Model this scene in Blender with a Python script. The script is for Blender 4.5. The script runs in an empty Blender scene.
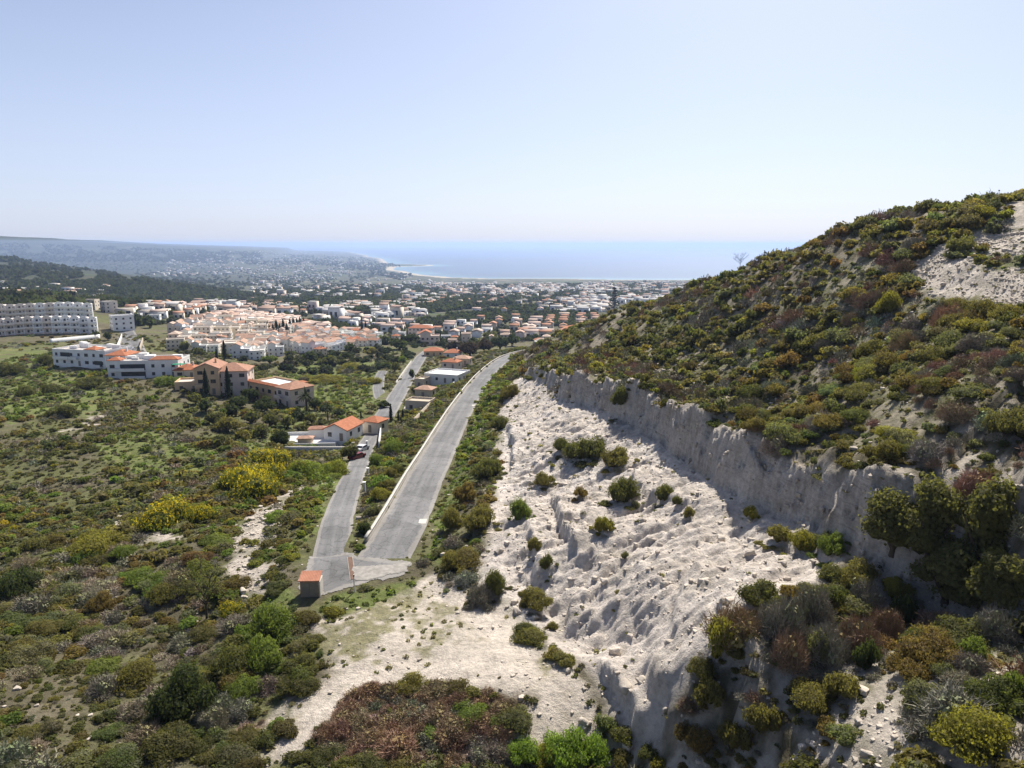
import bpy, math, random
import numpy as np
from mathutils import Vector, Matrix

random.seed(7)
RNG = np.random.default_rng(11)
sc = bpy.context.scene
COL = sc.collection
R = math.radians

# ------------------------------------------------------------------ camera
# The camera (a drone) hovers at the origin; sea level lies SEA below it.
FPX, PITCH, SEA = 710.0, R(11.2), -210.0
CP, SP = math.cos(PITCH), math.sin(PITCH)

def ray(px, py):
    """direction (per metre of ground distance Y): X/Y and Z/Y"""
    s = (np.asarray(px, float) - 512.0) / FPX
    t = (np.asarray(py, float) - 384.0) / FPX
    h = CP - t * SP
    return s / h, -(SP + t * CP) / h

def P(px, py, Y):
    a, b = ray(px, py)
    return float(a * Y), float(Y), float(b * Y)

def to_px(x, y, z):
    d = y * CP - z * SP
    u = y * SP + z * CP
    return 512 + FPX * x / d, 384 - FPX * u / d, d

cam_data = bpy.data.cameras.new('camera')
cam = bpy.data.objects.new('camera', cam_data)
COL.objects.link(cam)
cam_data.sensor_width = 36.0
cam_data.lens = FPX / 1024.0 * 36.0
cam_data.clip_start = 0.5
cam_data.clip_end = 200000.0
cam.location = (0, 0, 0)
cam.rotation_euler = (R(90) - PITCH, 0, 0)
sc.camera = cam

# ------------------------------------------------------------------ noise
def _hash(ix, iy, seed):
    n = (ix.astype(np.int64) * 374761393 + iy.astype(np.int64) * 668265263 + seed * 1442695041) & 0xFFFFFFFF
    n = ((n ^ (n >> 13)) * 1274126177) & 0xFFFFFFFF
    n = n ^ (n >> 16)
    return (n & 0xFFFFFF).astype(np.float64) / 0xFFFFFF

def vnoise(x, y, seed=0):
    x = np.asarray(x, float); y = np.asarray(y, float)
    ix = np.floor(x); iy = np.floor(y)
    fx = x - ix; fy = y - iy
    fx = fx * fx * fx * (fx * (fx * 6 - 15) + 10); fy = fy * fy * fy * (fy * (fy * 6 - 15) + 10)
    a = _hash(ix, iy, seed); b = _hash(ix + 1, iy, seed)
    c = _hash(ix, iy + 1, seed); d = _hash(ix + 1, iy + 1, seed)
    return (a + (b - a) * fx) * (1 - fy) + (c + (d - c) * fx) * fy

def fbm(x, y, scale, octs=4, seed=0, gain=0.5):
    """-1..1"""
    v = 0; a = 1; s = 0; f = 1.0 / scale
    for o in range(octs):
        ca, sa = math.cos(0.6 * o), math.sin(0.6 * o)
        v = v + a * (2 * vnoise((x * ca - y * sa) * f + 17.3 * o, (x * sa + y * ca) * f - 9.1 * o, seed + o) - 1)
        s += a; a *= gain; f *= 2.03
    return v / s

def sstep(a, b, x):
    t = np.clip((np.asarray(x, float) - a) / (b - a), 0, 1)
    return t * t * (3 - 2 * t)

# ------------------------------------------------------------------ 2D geometry
def poly_dist(x, y, pts):
    """distance to an open polyline, arc parameter (index units), signed side (+ right of travel)"""
    x = np.asarray(x, float); y = np.asarray(y, float)
    best = np.full(x.shape, 1e18); par = np.zeros(x.shape); side = np.ones(x.shape)
    for i in range(len(pts) - 1):
        ax, ay = pts[i][:2]; bx, by = pts[i + 1][:2]
        dx, dy = bx - ax, by - ay
        L = dx * dx + dy * dy
        t = np.clip(((x - ax) * dx + (y - ay) * dy) / L, 0, 1)
        qx = ax + t * dx - x; qy = ay + t * dy - y
        d = qx * qx + qy * qy
        m = d < best
        best = np.where(m, d, best); par = np.where(m, i + t, par)
        side = np.where(m, np.sign((x - ax) * dy - (y - ay) * dx), side)
    return np.sqrt(best), par, side

def in_poly(x, y, pts):
    ins = np.zeros(np.shape(x), bool)
    n = len(pts)
    for i in range(n):
        ax, ay = pts[i][:2]; bx, by = pts[(i + 1) % n][:2]
        if ay == by: continue
        c = ((ay > y) != (by > y)) & (x < (bx - ax) * (y - ay) / (by - ay) + ax)
        ins ^= c
    return ins

def poly_sdf(x, y, pts):
    """positive inside"""
    d, _, _ = poly_dist(x, y, list(pts) + [pts[0]])
    return np.where(in_poly(x, y, pts), d, -d)

# ------------------------------------------------------------------ terrain design
# quarry cliff: foot line (pixel, ground distance, height of the face)
CLIFF = [P(515, 376, 200) + (0.0,), P(522, 376, 190) + (2.5,), P(545, 380, 165) + (3.6,), P(558, 398, 138) + (4.6,),
         P(610, 414, 118) + (6.0,), P(660, 442, 100) + (6.6,), P(720, 484, 80) + (6.8,), P(780, 516, 68.5) + (7.0,),
         P(850, 552, 57.5) + (7.0,), P(895, 578, 52.5) + (6.0,), P(955, 590, 50) + (4.6,), P(1000, 597, 48) + (3.2,), P(1090, 606, 46) + (1.4,), P(1230, 618, 44) + (0.0,)]

def cliff_step(x, y, noisy=True):
    d, s, side = poly_dist(x, y, CLIFF)
    h = np.interp(s, range(len(CLIFF)), [c[3] for c in CLIFF])
    sd = d * -side                       # polyline travels towards the camera: uphill is on its left
    if noisy:
        sd = sd + 0.9 * fbm(x, y, 5.0, 3, 91) + 0.12 * fbm(x, y, 1.1, 2, 92)
    n_ = .45 * fbm(x, y, 1.6, 3, 93) if noisy else 0
    if noisy: h = h * (.88 + .38 * fbm(x, y, 7, 3, 94))
    a = sstep(0.0, 0.5, sd) * 0.40 + sstep(0.55, 0.95, sd + n_) * 0.34 + sstep(1.0, 1.5, sd - n_ * .8) * 0.26
    return h * a * np.exp(-np.maximum(sd - 2.5, 0) / 9.0)      # the lip settles back into the hillside

GR = 0.07
def road_pt(px, py):
    a, b = ray(px, py)
    Y = 30.8 / (-b - GR)
    return float(a * Y), float(Y), float(b * Y)

UPPER = [P(377, 571, 75.2)] + [road_pt(*q) for q in
         [(382, 562), (389, 551), (396.5, 538), (405, 521), (415.5, 499), (426, 476), (438, 455), (449, 433), (461, 411), (475, 389), (483.5, 378), (491, 370), (499.5, 362.5), (508, 357.5)]] \
        + [P(517, 354.2, 364), P(527, 351.8, 376), P(542, 349.6, 386), P(565, 347.5, 392)]
LOWER = [P(330, 567, 76.2), P(333, 546, 82.6), P(335, 530, 88.5), P(339, 515, 95.5), P(347, 492, 112), P(354, 474, 131), P(361, 459, 150),
         P(366, 446, 170), P(375, 431, 192), P(384, 417, 213), P(392, 404, 236)]
LANE = [P(384, 417, 212), P(394, 401, 238), P(403, 386, 283), P(412, 371, 335), P(421, 357, 400), P(428, 351, 432)]
SPUR = [P(391, 403, 236), P(380, 398, 250), P(378, 388, 275), P(380, 376, 312), P(383, 371, 328)]
def smooth_line(pts, step=2.0, sm=5):
    """resampled, smoothed polyline (x,y,z)"""
    p = np.array([q[:3] for q in pts])
    L = np.r_[0, np.cumsum(np.linalg.norm(np.diff(p[:, :2], axis=0), axis=1))]
    n = max(8, int(L[-1] / step))
    s = np.linspace(0, L[-1], n)
    q = np.stack([np.interp(s, L, p[:, k]) for k in range(3)], 1)
    for _ in range(sm):
        q[1:-1] = (q[:-2] + q[1:-1] * 2 + q[2:]) / 4
        q[1:-1] = (q[:-2] + q[1:-1] * 2 + q[2:]) / 4
    return q
ROADS = {'upper': (smooth_line(UPPER, 2.0, 8), 3.2), 'lower': (smooth_line(LOWER, 2.0, 6), 2.15), 'lane': (smooth_line(LANE, 2.0, 6), 3.2), 'spur': (smooth_line(SPUR, 2.0, 4), 2.2)}

ctl = []
def cp(px, py, Y): ctl.append(P(px, py, Y))
# foreground lot and foot of the quarry slope
for a in [(400, 768, 45), (450, 720, 49.5), (480, 650, 58.5), (560, 690, 52.3), (640, 765, 45.2), (600, 690, 52.3), (545, 640, 60), (505, 605, 66.5), (460, 577, 72.7),
          (320, 768, 45.5), (250, 700, 54), (330, 640, 61), (280, 600, 69), (430, 600, 69),
          (200, 768, 46), (0, 768, 46), (100, 700, 56), (0, 690, 58), (200, 620, 70), (100, 620, 72), (0, 600, 79),
          (200, 560, 84), (250, 530, 94), (300, 500, 110), (100, 540, 97), (0, 500, 128), (150, 470, 142), (200, 480, 131), (250, 450, 160), (300, 460, 146),
          (0, 420, 191), (100, 430, 176), (0, 380, 262), (80, 385, 245), (0, 345, 375), (215, 398, 226), (180, 375, 263), (120, 378, 258), (60, 360, 300),
          (320, 450, 172), (345, 452, 172), (285, 405, 222), (300, 425, 200), (330, 400, 255), (350, 375, 330), (380, 350, 440), (300, 352, 410), (240, 350, 405), (250, 368, 330),
          (200, 330, 520), (130, 330, 510), (250, 320, 640), (350, 330, 640), (420, 340, 560), (480, 340, 560),
          (50, 338, 400), (-20, 340, 392), (98, 334, 420), (50, 321, 447), (-20, 322, 440), (95, 318, 470), (30, 302, 590), (100, 300, 700),
          (440, 388, 284), (400, 415, 216), (425, 400, 242), (455, 375, 325), (420, 430, 192), (400, 470, 133), (380, 500, 106), (480, 352, 430), (500, 345, 500)]:
    cp(*a)
for x, y, z in [(-60, 20, -40), (0, 20, -37), (-140, 20, -48), (12, 22, -36), (-200, 110, -58), (-260, 190, -55), (-420, 380, -55), (-420, 250, -58)]:
    ctl.append((x, y, z))
# quarry slope: a little convex between foot and cliff
for a in [(520, 520, 84), (500, 470, 107), (480, 440, 140), (500, 408, 165), (560, 480, 96), (620, 560, 68), (560, 590, 67), (660, 640, 53), (700, 560, 61.5), (640, 500, 83), (760, 600, 50), (700, 690, 45.5)]:
    cp(*a)
for c in CLIFF[1:-1]: ctl.append(c[:3])
# slope nearer the camera on the right
for a in [(700, 768, 42), (860, 768, 34.5), (1024, 768, 30), (1024, 620, 43), (940, 650, 42), (850, 660, 44.5), (800, 700, 42)]:
    cp(*a)
ctl += [(45, 20, -22), (70, 30, -14), (30, 15, -30), (66, 52, -14)]
# hillside and its ridge
for a in [(1024, 470, 48), (1024, 400, 60), (1024, 300, 83), (1024, 240, 104), (1012, 208, 117), (960, 212, 124), (900, 219, 135), (830, 234, 151), (760, 260, 176), (700, 284, 205),
          (640, 305, 240), (580, 330, 281), (545, 350, 320), (900, 400, 70), (900, 300, 105), (800, 300, 130), (800, 400, 93), (700, 350, 150), (640, 350, 176), (600, 352, 205), (560, 362, 190),
          (540, 358, 240), (850, 440, 66), (750, 410, 100), (680, 385, 126)]:
    cp(*a)
ctl += [(140, 100, 6), (150, 50, -2), (120, 170, -8), (105, 230, -22), (80, 300, -45), (40, 380, -58), (95, 125, 7), (84, 165, -2), (100, 90, 6.5),
        (78, 205, -18), (66, 245, -30), (50, 290, -42), (30, 330, -52), (150, 250, -40), (200, 120, -5), (60, 450, -66), (150, 420, -68), (300, 300, -50), (300, 100, -20)]
for q, w in ROADS.values():
    for k in range(0, len(q), 9): ctl.append(tuple(q[k]))
ctl += [(-1000, 700, -75), (-300, 1000, -88), (200, 1000, -90), (700, 900, -88), (-1000, 1500, -105), (0, 1500, -106), (700, 1500, -106)]

ctl = np.array(ctl)
def warp(x, y):
    yy = np.maximum(np.asarray(y, float) + 40, 12)
    return np.asarray(x, float) / yy, np.log(yy)
def tps_fit(x, y, z, reg=2e-4):
    u, v = warp(x, y)
    n = len(u)
    d = np.hypot(u[:, None] - u[None], v[:, None] - v[None])
    K = np.where(d > 0, d * d * np.log(np.maximum(d, 1e-12)), 0) + reg * np.eye(n)
    A = np.zeros((n + 3, n + 3)); A[:n, :n] = K
    A[:n, n] = 1; A[:n, n + 1] = u; A[:n, n + 2] = v; A[n:, :n] = A[:n, n:].T
    w = np.linalg.solve(A, np.r_[z, 0, 0, 0])
    return u, v, w
cz = ctl[:, 2] - cliff_step(ctl[:, 0], ctl[:, 1], False)
TU, TV, TW = tps_fit(ctl[:, 0], ctl[:, 1], cz)
def tps(x, y):
    u, v = warp(x, y)
    sh = u.shape; u = u.ravel(); v = v.ravel()
    out = np.empty(u.size)
    for a in range(0, u.size, 40000):
        uu, vv = u[a:a + 40000], v[a:a + 40000]
        d2 = (uu[:, None] - TU) ** 2 + (vv[:, None] - TV) ** 2
        out[a:a + 40000] = (0.5 * d2 * np.log(np.maximum(d2, 1e-24))) @ TW[:-3] + TW[-3] + TW[-2] * uu + TW[-1] * vv
    return out.reshape(sh)

# coast (land is the polygon), positions in plan
COAST = [(14000, 4300), (989, 4230), (290, 4320), (-126, 4330), (-390, 4500), (-705, 5200), (-986, 5800), (-1075, 6600), (-810, 6850), (-800, 7150), (-1220, 7500),
         (-1650, 9300), (-2500, 12500), (-4170, 18600), (-6500, 22000), (-60000, 26000), (-60000, -500), (14000, -500)]

def far_height(x, y):
    u = x / np.maximum(y, 50)
    z = np.interp(y, [0, 600, 900, 1220, 2000, 3000, 4000, 4600, 9000], [-60, -72, -85, -98, -130, -165, -196, -203, -203])
    z = z + 95 * np.exp(-((y - 2300) / 750) ** 2) * sstep(-0.36, -0.74, u)
    z = z + 28 * np.exp(-((y - 1500) / 300) ** 2) * sstep(-0.30, -0.60, u)
    z = z + 40 * np.exp(-((y - 3600) / 900) ** 2) * sstep(-0.25, -0.6, u)
    amp = np.interp(u, [-0.9, -0.71, -0.57, -0.43, -0.25, -0.19], [330, 292, 240, 155, 70, 0])
    z = z + amp * np.exp(-((np.minimum(y, 9500) - 9500) / 2300) ** 2)
    k = sstep(700, 3000, y)
    z = z + k * fbm(x, y, 1500, 5, 5) * (10 + 34 * sstep(-0.3, -0.6, u)) + fbm(x, y, 260, 4, 6) * 5 * sstep(500, 1200, y)
    return z

# ------------------------------------------------------------------ terrain grid (one sheet, fine near, coarse far)
def axis(segs):
    out = [segs[0][0]]
    for a, b, d0, d1 in segs:
        x = a; d = d0; n = 0
        if abs(d1 - d0) < 1e-9:
            k = max(1, int(round((b - a) / d0))); out += list(a + (b - a) * np.arange(1, k + 1) / k)
        else:
            tmp = []; pos = 0.0
            r = 1 + (d1 - d0) / (b - a)
            d = d0
            while pos < (b - a):
                pos += d; tmp.append(pos); d *= r
            tmp = np.array(tmp) * ((b - a) / tmp[-1]); out += list(a + tmp)
    return np.array(out)
gx_r = axis([(-16, 32, .25, .25), (32, 92, .45, .45), (92, 320, .5, 9), (320, 14000, 9, 420)])
gx_l = axis([(16, 95, .45, .45), (95, 420, .5, 6.5), (420, 30000, 6.5, 700)])
GX = np.r_[-gx_l[:0:-1], gx_r]
GY = axis([(-30, 24, 3, .6), (24, 118, .25, .25), (118, 260, .3, .9), (260, 620, .9, 4.5), (620, 30000, 4.5, 520)])
XX, YY = np.meshgrid(GX, GY)            # rows = Y
# ------------------------------------------------------------------ height field
nearY = YY[:, 0] < 1500
ZZ = far_height(XX, YY)
zn = tps(XX[nearY], YY[nearY])
bl = sstep(560, 1300, YY[nearY]) * 1.0
bl = np.maximum(bl, sstep(500, 1300, np.hypot(XX[nearY], YY[nearY] * 0.6)))
zn = np.clip(zn, -140, 40)
zn = zn * (1 - bl) + ZZ[nearY] * bl
ZZ[nearY] = zn
# the coast: land rises gently from the water, sea bed below it
fy = YY[:, 0] > 2500
sd = poly_sdf(XX[fy], YY[fy], COAST) + 90 * fbm(XX[fy], YY[fy], 700, 4, 31)
lim = SEA + np.where(sd > 0, 1.0 + sd * 0.03 * sstep(-50, 400, sd), np.maximum(sd * 0.04, -12))
ZZ[fy] = np.where(sd > 1500, ZZ[fy], np.minimum(ZZ[fy], lim) * 1.0)
ZZ[fy] = np.where(sd > 0, np.maximum(ZZ[fy], SEA + 0.8), ZZ[fy])
COAST_SD = np.full(XX.shape, 1e5); COAST_SD[fy] = sd

cs = cliff_step(XX[nearY], YY[nearY])
ZZ[nearY] += cs

# ------------------------------------------------------------------ reading the terrain
def H(x, y):
    x = np.asarray(x, float); y = np.asarray(y, float)
    i = np.clip(np.searchsorted(GX, x) - 1, 0, len(GX) - 2); j = np.clip(np.searchsorted(GY, y) - 1, 0, len(GY) - 2)
    tx = np.clip((x - GX[i]) / (GX[i + 1] - GX[i]), 0, 1); ty = np.clip((y - GY[j]) / (GY[j + 1] - GY[j]), 0, 1)
    return (ZZ[j, i] * (1 - tx) + ZZ[j, i + 1] * tx) * (1 - ty) + (ZZ[j + 1, i] * (1 - tx) + ZZ[j + 1, i + 1] * tx) * ty
def near(A, x, y):
    i = np.clip(np.searchsorted(GX, x), 0, len(GX) - 1); j = np.clip(np.searchsorted(GY, y), 0, len(GY) - 1)
    return A[j, i]
_YS = np.exp(np.linspace(math.log(20), math.log(26000), 900))
def hit(px, py):
    """where a line of sight first meets the ground (arrays): x, y, z"""
    px = np.atleast_1d(np.asarray(px, float)); py = np.atleast_1d(np.asarray(py, float))
    a, b = ray(px, py)
    lo = np.full(px.shape, np.nan); hi = np.full(px.shape, np.nan)
    prev = _YS[0]; open_ = np.ones(px.shape, bool)
    for Y in _YS[1:]:
        m = open_ & (b * Y <= H(a * Y, np.full(px.shape, Y)))
        lo[m] = prev; hi[m] = Y; open_ &= ~m; prev = Y
        if not open_.any(): break
    for _ in range(14):
        mid = (lo + hi) / 2
        below = b * mid <= H(a * mid, mid)
        hi = np.where(below, mid, hi); lo = np.where(below, lo, mid)
    Y = hi
    return a * Y, Y, b * Y
def hit1(px, py):
    x, y, z = hit(px, py)
    return float(x[0]), float(y[0]), float(z[0])
def ground_poly(pts):
    x, y, z = hit([p[0] for p in pts], [p[1] for p in pts])
    return [(float(a), float(b)) for a, b in zip(x, y) if not math.isnan(a)]

# quarry slope zone: between its foot line and the cliff
FOOT = [P(500, 384, 182), P(503, 398, 166), P(500, 430, 140), P(493, 470, 109), P(486, 515, 88), P(476, 550, 77.5), P(474, 580, 71.5), P(490, 595, 68.5), P(520, 615, 64), P(556, 655, 57.5),
        P(592, 688, 52.2), P(618, 722, 49), P(640, 765, 45.2), P(655, 768, 44)]
SCREE = FOOT + [P(700, 720, 44.5), P(742, 650, 47.5), P(772, 600, 50), P(810, 575, 51)] + [(c[0] + .6, c[1]) for c in CLIFF[8:0:-1]]
sub = (YY[:, 0] > 18) & (YY[:, 0] < 330)
xs, ys = XX[sub], YY[sub]
wx = xs + 1.6 * fbm(xs, ys, 5, 3, 41); wy = ys + 1.6 * fbm(xs, ys, 5, 3, 42)
scree_sd = poly_sdf(wx, wy, SCREE)
scree = sstep(-0.6, 1.4, scree_sd)
def ridged(x, y, s, seed): return 1 - np.abs(fbm(x, y, s, 3, seed))
# gullies run down the slope (towards -x), steps and loose blocks on top of them
al = -.92 * xs - .39 * ys; ac = -.39 * xs + .92 * ys          # down the slope, across it
al = al + 1.2 * fbm(xs, ys, 6, 2, 50)
g1 = ridged(al * .22, ac, 4.6, 51); g2 = ridged(al * .3, ac, 1.9, 52); g3 = ridged(al * .4, ac, .85, 59)
lump = fbm(xs, ys, 7.0, 3, 53)
fine = fbm(xs, ys, 1.3, 4, 54, 0.62)
bill = np.abs(fbm(xs + .4 * ys, ys * .8 - .5 * xs, 1.5, 3, 55, .6)) - np.abs(fbm(xs, ys, .75, 2, 56, .7)) * .55
blocky = sstep(-.15, .35, fbm(xs, ys, 16, 2, 60) + .012 * (ys - 80) )     # blocky upper part, streaked lower part
dz = -(g1 ** 6) * 1.25 - (g2 ** 5) * (0.6 - .35 * blocky) - (g3 ** 2.2) * (.52 - .26 * blocky) + lump * 0.75 + fine * (.18 + .16 * blocky) + bill * (.22 + .36 * blocky) + .26 * fbm(xs, ys, .8, 2, 66, .7)
terr = fbm(xs, ys, 3.0, 2, 57)
zq = ZZ[sub] + dz * 0.8
stepz = (np.floor(zq / 1.7 + terr) + sstep(0.55, 1.0, np.mod(zq / 1.7 + terr, 1.0)) - terr) * 1.7
inner = sstep(0.3, 4.0, scree_sd)
ZZ[sub] = ZZ[sub] + inner * (0.7 * (dz) + 0.1 * (stepz - ZZ[sub]))
# small scarps broken into the slope: steep faces towards the track, fading out uphill
for pts, h, *wdec in [([(920, 268), (938, 285), (985, 297), (1045, 302)], 1.5, 3.5, 9.0), ([(548, 498), (556, 520), (562, 545), (578, 575)], 2.0), ([(592, 560), (588, 585), (570, 612), (560, 640)], 1.8), ([(592, 660), (612, 690), (628, 722), (640, 758)], 1.7),
               ([(640, 650), (648, 690), (662, 725), (655, 760)], 1.6), ([(500, 420), (512, 450), (508, 480)], 1.6), ([(700, 560), (680, 590), (668, 620), (672, 650)], 1.3), ([(735, 640), (748, 675), (738, 705), (725, 735)], 1.8),
               ([(620, 470), (650, 500), (700, 520)], 0.8), ([(520, 520), (535, 560), (528, 590)], 1.5)]:
    X_, Y_, Z_ = hit([p[0] for p in pts], [p[1] for p in pts])
    pl = [(float(a), float(b)) for a, b in zip(X_, Y_)]
    bb = (xs > min(p[0] for p in pl) - 12) & (xs < max(p[0] for p in pl) + (60 if wdec else 14)) & (ys > min(p[1] for p in pl) - 8) & (ys < max(p[1] for p in pl) + 8)
    d_, s_, side_ = poly_dist(xs[bb], ys[bb], pl)
    q_ = -side_ * d_ + .5 * fbm(xs[bb], ys[bb], 2.0, 3, 58)
    tp = np.interp(s_, [0, .6, len(pl) - 1.6, len(pl) - 1], [0, 1, 1, 0])
    full = ZZ[sub]; full[bb] += h * tp * sstep(0, wdec[0] if wdec else .55, q_) * np.exp(-np.maximum(q_, 0) / (wdec[1] if wdec else 4.5)); ZZ[sub] = full
# cliff face roughness
cf = np.zeros(XX.shape); 
cd, cpar, cside = poly_dist(xs, ys, CLIFF)
csd = cd * -cside
hh = np.interp(cpar, range(len(CLIFF)), [c[3] for c in CLIFF])
face = np.exp(-((csd - 0.8) / 1.15) ** 2) * np.clip(hh / 4, 0, 1)
ZZ[sub] += face * (0.9 * fbm(xs * 0.7, ys, 1.5, 4, 61) + 0.7 * fbm(xs, ys, .6, 2, 62))
cf[sub] = face
# general unevenness, kept off the roads
rd = {}
for k, (q, w) in ROADS.items():
    m = (YY[:, 0] > 40) & (YY[:, 0] < 480)
    ds, pr, si = poly_dist(XX[m], YY[m], q)
    D = np.full(XX.shape, 1e6); D[m] = ds
    Zr = np.zeros(XX.shape); Zr[m] = np.interp(pr, range(len(q)), q[:, 2])
    rd[k] = (D, Zr, w)
rdmin = np.minimum(np.minimum(rd['upper'][0] - 3.2, rd['lower'][0] - 2.15), np.minimum(rd['spur'][0] - 2.2, rd['lane'][0] - 3.2))
rough = sstep(0.5, 6, rdmin)
unev = fbm(XX, YY, 9, 3, 71) * 0.55 + fbm(XX, YY, 2.2, 3, 72) * 0.22
ZZ += unev * rough * (YY < 700) * (0.35 + 0.65 * sstep(40, 70, YY))
ZZ += fbm(XX, YY, 40, 3, 73) * 2.0 * sstep(4, 30, rdmin) * sstep(90, 200, YY) * (YY < 900) * (XX < -25)
for k in ('spur', 'lower', 'lane', 'upper'):
    D, Zr, w = rd[k]
    b = sstep(w + 0.9, w + 5.0, D)
    ZZ = np.where(D < w + 5.0, Zr - 0.05 + (ZZ - Zr + 0.05) * b, ZZ)
# the paved triangle where both roads meet
PAD = [P(299, 596, 70), P(309, 556, 79.2), P(350, 553, 80.2), P(362, 558, 78.6), P(412, 564, 77), P(404, 575, 74), P(372, 582, 72.5), P(350, 590, 71), P(325, 600, 69)]
padsd = poly_sdf(XX, YY, PAD)
ax_, ay_, bz_ = -16.0, 76.0, -36.6
padz = np.full(YY.shape, -36.45)
b = sstep(-4.0, -0.6, padsd) * (padsd > -4)
b = b * sstep(1.5, 0, np.maximum(0, YY - 78) * (rdmin < 3))
ZZ = ZZ * (1 - b) + (padz - 0.05) * b
rdmin = np.minimum(rdmin, -padsd)

def jitter_grid(x0, x1, y0, y1, s, seed):
    rng = np.random.default_rng(seed)
    a, b = np.meshgrid(np.arange(x0, x1, s), np.arange(y0, y1, s))
    return (a + rng.uniform(-.48, .48, a.shape) * s).ravel(), (b + rng.uniform(-.48, .48, b.shape) * s).ravel()
def inview(x, y, z, mx=90, my=70):
    px, py, d = to_px(x, y, z)
    return (d > 5) & (px > -mx) & (px < 1024 + mx) & (py < 768 + my)
def visible(x, y, z, lift=1.5, n=60, tol=1.0):
    """is a point near the ground in sight of the camera (or within tol metres of it)?"""
    ok = np.ones(x.shape, bool)
    for k in np.linspace(.25, .97, n):
        ok &= (z + lift) * k > H(x * k, y * k) - tol
    return ok

# ------------------------------------------------------------------ what grows or lies where (zones on the ground)
ZONE_PX = {
    'dirt': [[(428, 574), (470, 590), (505, 612), (548, 655), (590, 690), (612, 722), (640, 766), (560, 768), (520, 752), (500, 730), (530, 700), (510, 688), (440, 684), (380, 690), (345, 705), (315, 735), (298, 766),
              (262, 766), (275, 735), (300, 700), (332, 672), (318, 640), (296, 622), (325, 620), (360, 610), (405, 594)]],
    'sand': [[(216, 574), (232, 548), (250, 520), (270, 500), (300, 488), (304, 500), (284, 530), (272, 556), (285, 572), (270, 592), (240, 590)], [(112, 520), (128, 510), (142, 530), (186, 536), (186, 543), (118, 541)], [(72, 428), (94, 412), (98, 420), (86, 432)],
             [(262, 748), (285, 715), (300, 690), (296, 680), (270, 705), (245, 745)],
             [(600, 262), (600, 262), (600, 262)]],
    'rubble': [[(906, 270), (932, 252), (966, 240), (1040, 224), (1060, 238), (1060, 258), (1010, 256), (975, 250), (962, 246), (966, 258), (1023, 268), (1060, 276), (1060, 304), (985, 306), (958, 301), (932, 288)], [(1006, 203), (1040, 200), (1040, 224), (1010, 226)],
               [(960, 700), (985, 668), (1010, 664), (1023, 668), (1023, 690), (990, 700), (972, 712)], [(870, 700), (890, 704), (906, 735), (890, 767), (840, 767), (866, 745)], [(800, 745), (840, 742), (830, 767), (790, 767)],
               [(918, 600), (960, 590), (990, 606), (940, 616)], [(690, 767), (700, 740), (720, 745), (716, 767)]],
    'green': [[(428, 566), (436, 520), (452, 470), (474, 405), (500, 372), (516, 364), (508, 380), (492, 420), (470, 470), (456, 510), (440, 560)],
              [(292, 572), (312, 540), (330, 505), (352, 465), (330, 470), (300, 500), (318, 500), (290, 545)],
              [(305, 395), (325, 385), (380, 386), (382, 400), (372, 412), (330, 412)], [(255, 385), (300, 362), (380, 360), (375, 385), (310, 385)],
              [(0, 348), (45, 352), (60, 372), (110, 380), (90, 420), (30, 420), (0, 430)], [(100, 440), (140, 430), (200, 445), (220, 460), (180, 480), (110, 465)],
              [(965, 208), (1010, 196), (1023, 196), (1004, 218), (985, 235)], [(970, 246), (1000, 252), (1023, 264), (1023, 268), (980, 258)],
              [(290, 405), (320, 412), (280, 440), (250, 460), (240, 450)], [(318, 604), (345, 592), (400, 586), (425, 578), (405, 602), (350, 616), (310, 625)], [(226, 620), (240, 570), (290, 590), (300, 640), (260, 640)]],
    'weeds': [[(300, 628), (345, 614), (415, 590), (450, 600), (472, 628), (440, 650), (380, 662), (335, 668), (312, 648)], [(396, 586), (425, 576), (455, 588), (430, 598)]],
    'brush': [[(318, 745), (345, 705), (380, 690), (440, 684), (508, 688), (526, 700), (500, 730), (515, 750), (480, 767), (330, 767)], [(258, 738), (246, 730), (262, 715), (280, 722)]],
}
ZONE = {}
m = (YY[:, 0] > 20) & (YY[:, 0] < 900)
xs, ys = XX[m], YY[m]
wn = 0.02 * np.hypot(xs, ys) ** 1.0
wx = xs + wn * fbm(xs, ys, 4, 3, 81) + 0.8 * fbm(xs, ys, 1.2, 2, 83); wy = ys + wn * 1.5 * fbm(xs, ys, 4, 3, 82)
for k, polys in ZONE_PX.items():
    out = np.full(xs.shape, -1e3)
    for pl in polys:
        g = ground_poly(pl)
        if len(g) > 3:
            gx = [q[0] for q in g]; gy = [q[1] for q in g]
            bb = (wx > min(gx) - 3) & (wx < max(gx) + 3) & (wy > min(gy) - 3) & (wy < max(gy) + 3)
            out[bb] = np.maximum(out[bb], poly_sdf(wx[bb], wy[bb], g))
    A = np.zeros(XX.shape); A[m] = sstep(-0.5, 0.9, out); ZONE[k] = A
A = np.zeros(XX.shape); A[sub] = scree; ZONE['scree'] = A
ZONE['cliff'] = np.clip(cf * 1.4, 0, 1)
# steepness
gz_y, gz_x = np.gradient(ZZ, GY, GX)
STEEP = np.hypot(gz_x, gz_y)
ZONE['road'] = (rdmin < 0.4).astype(float)

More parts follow.
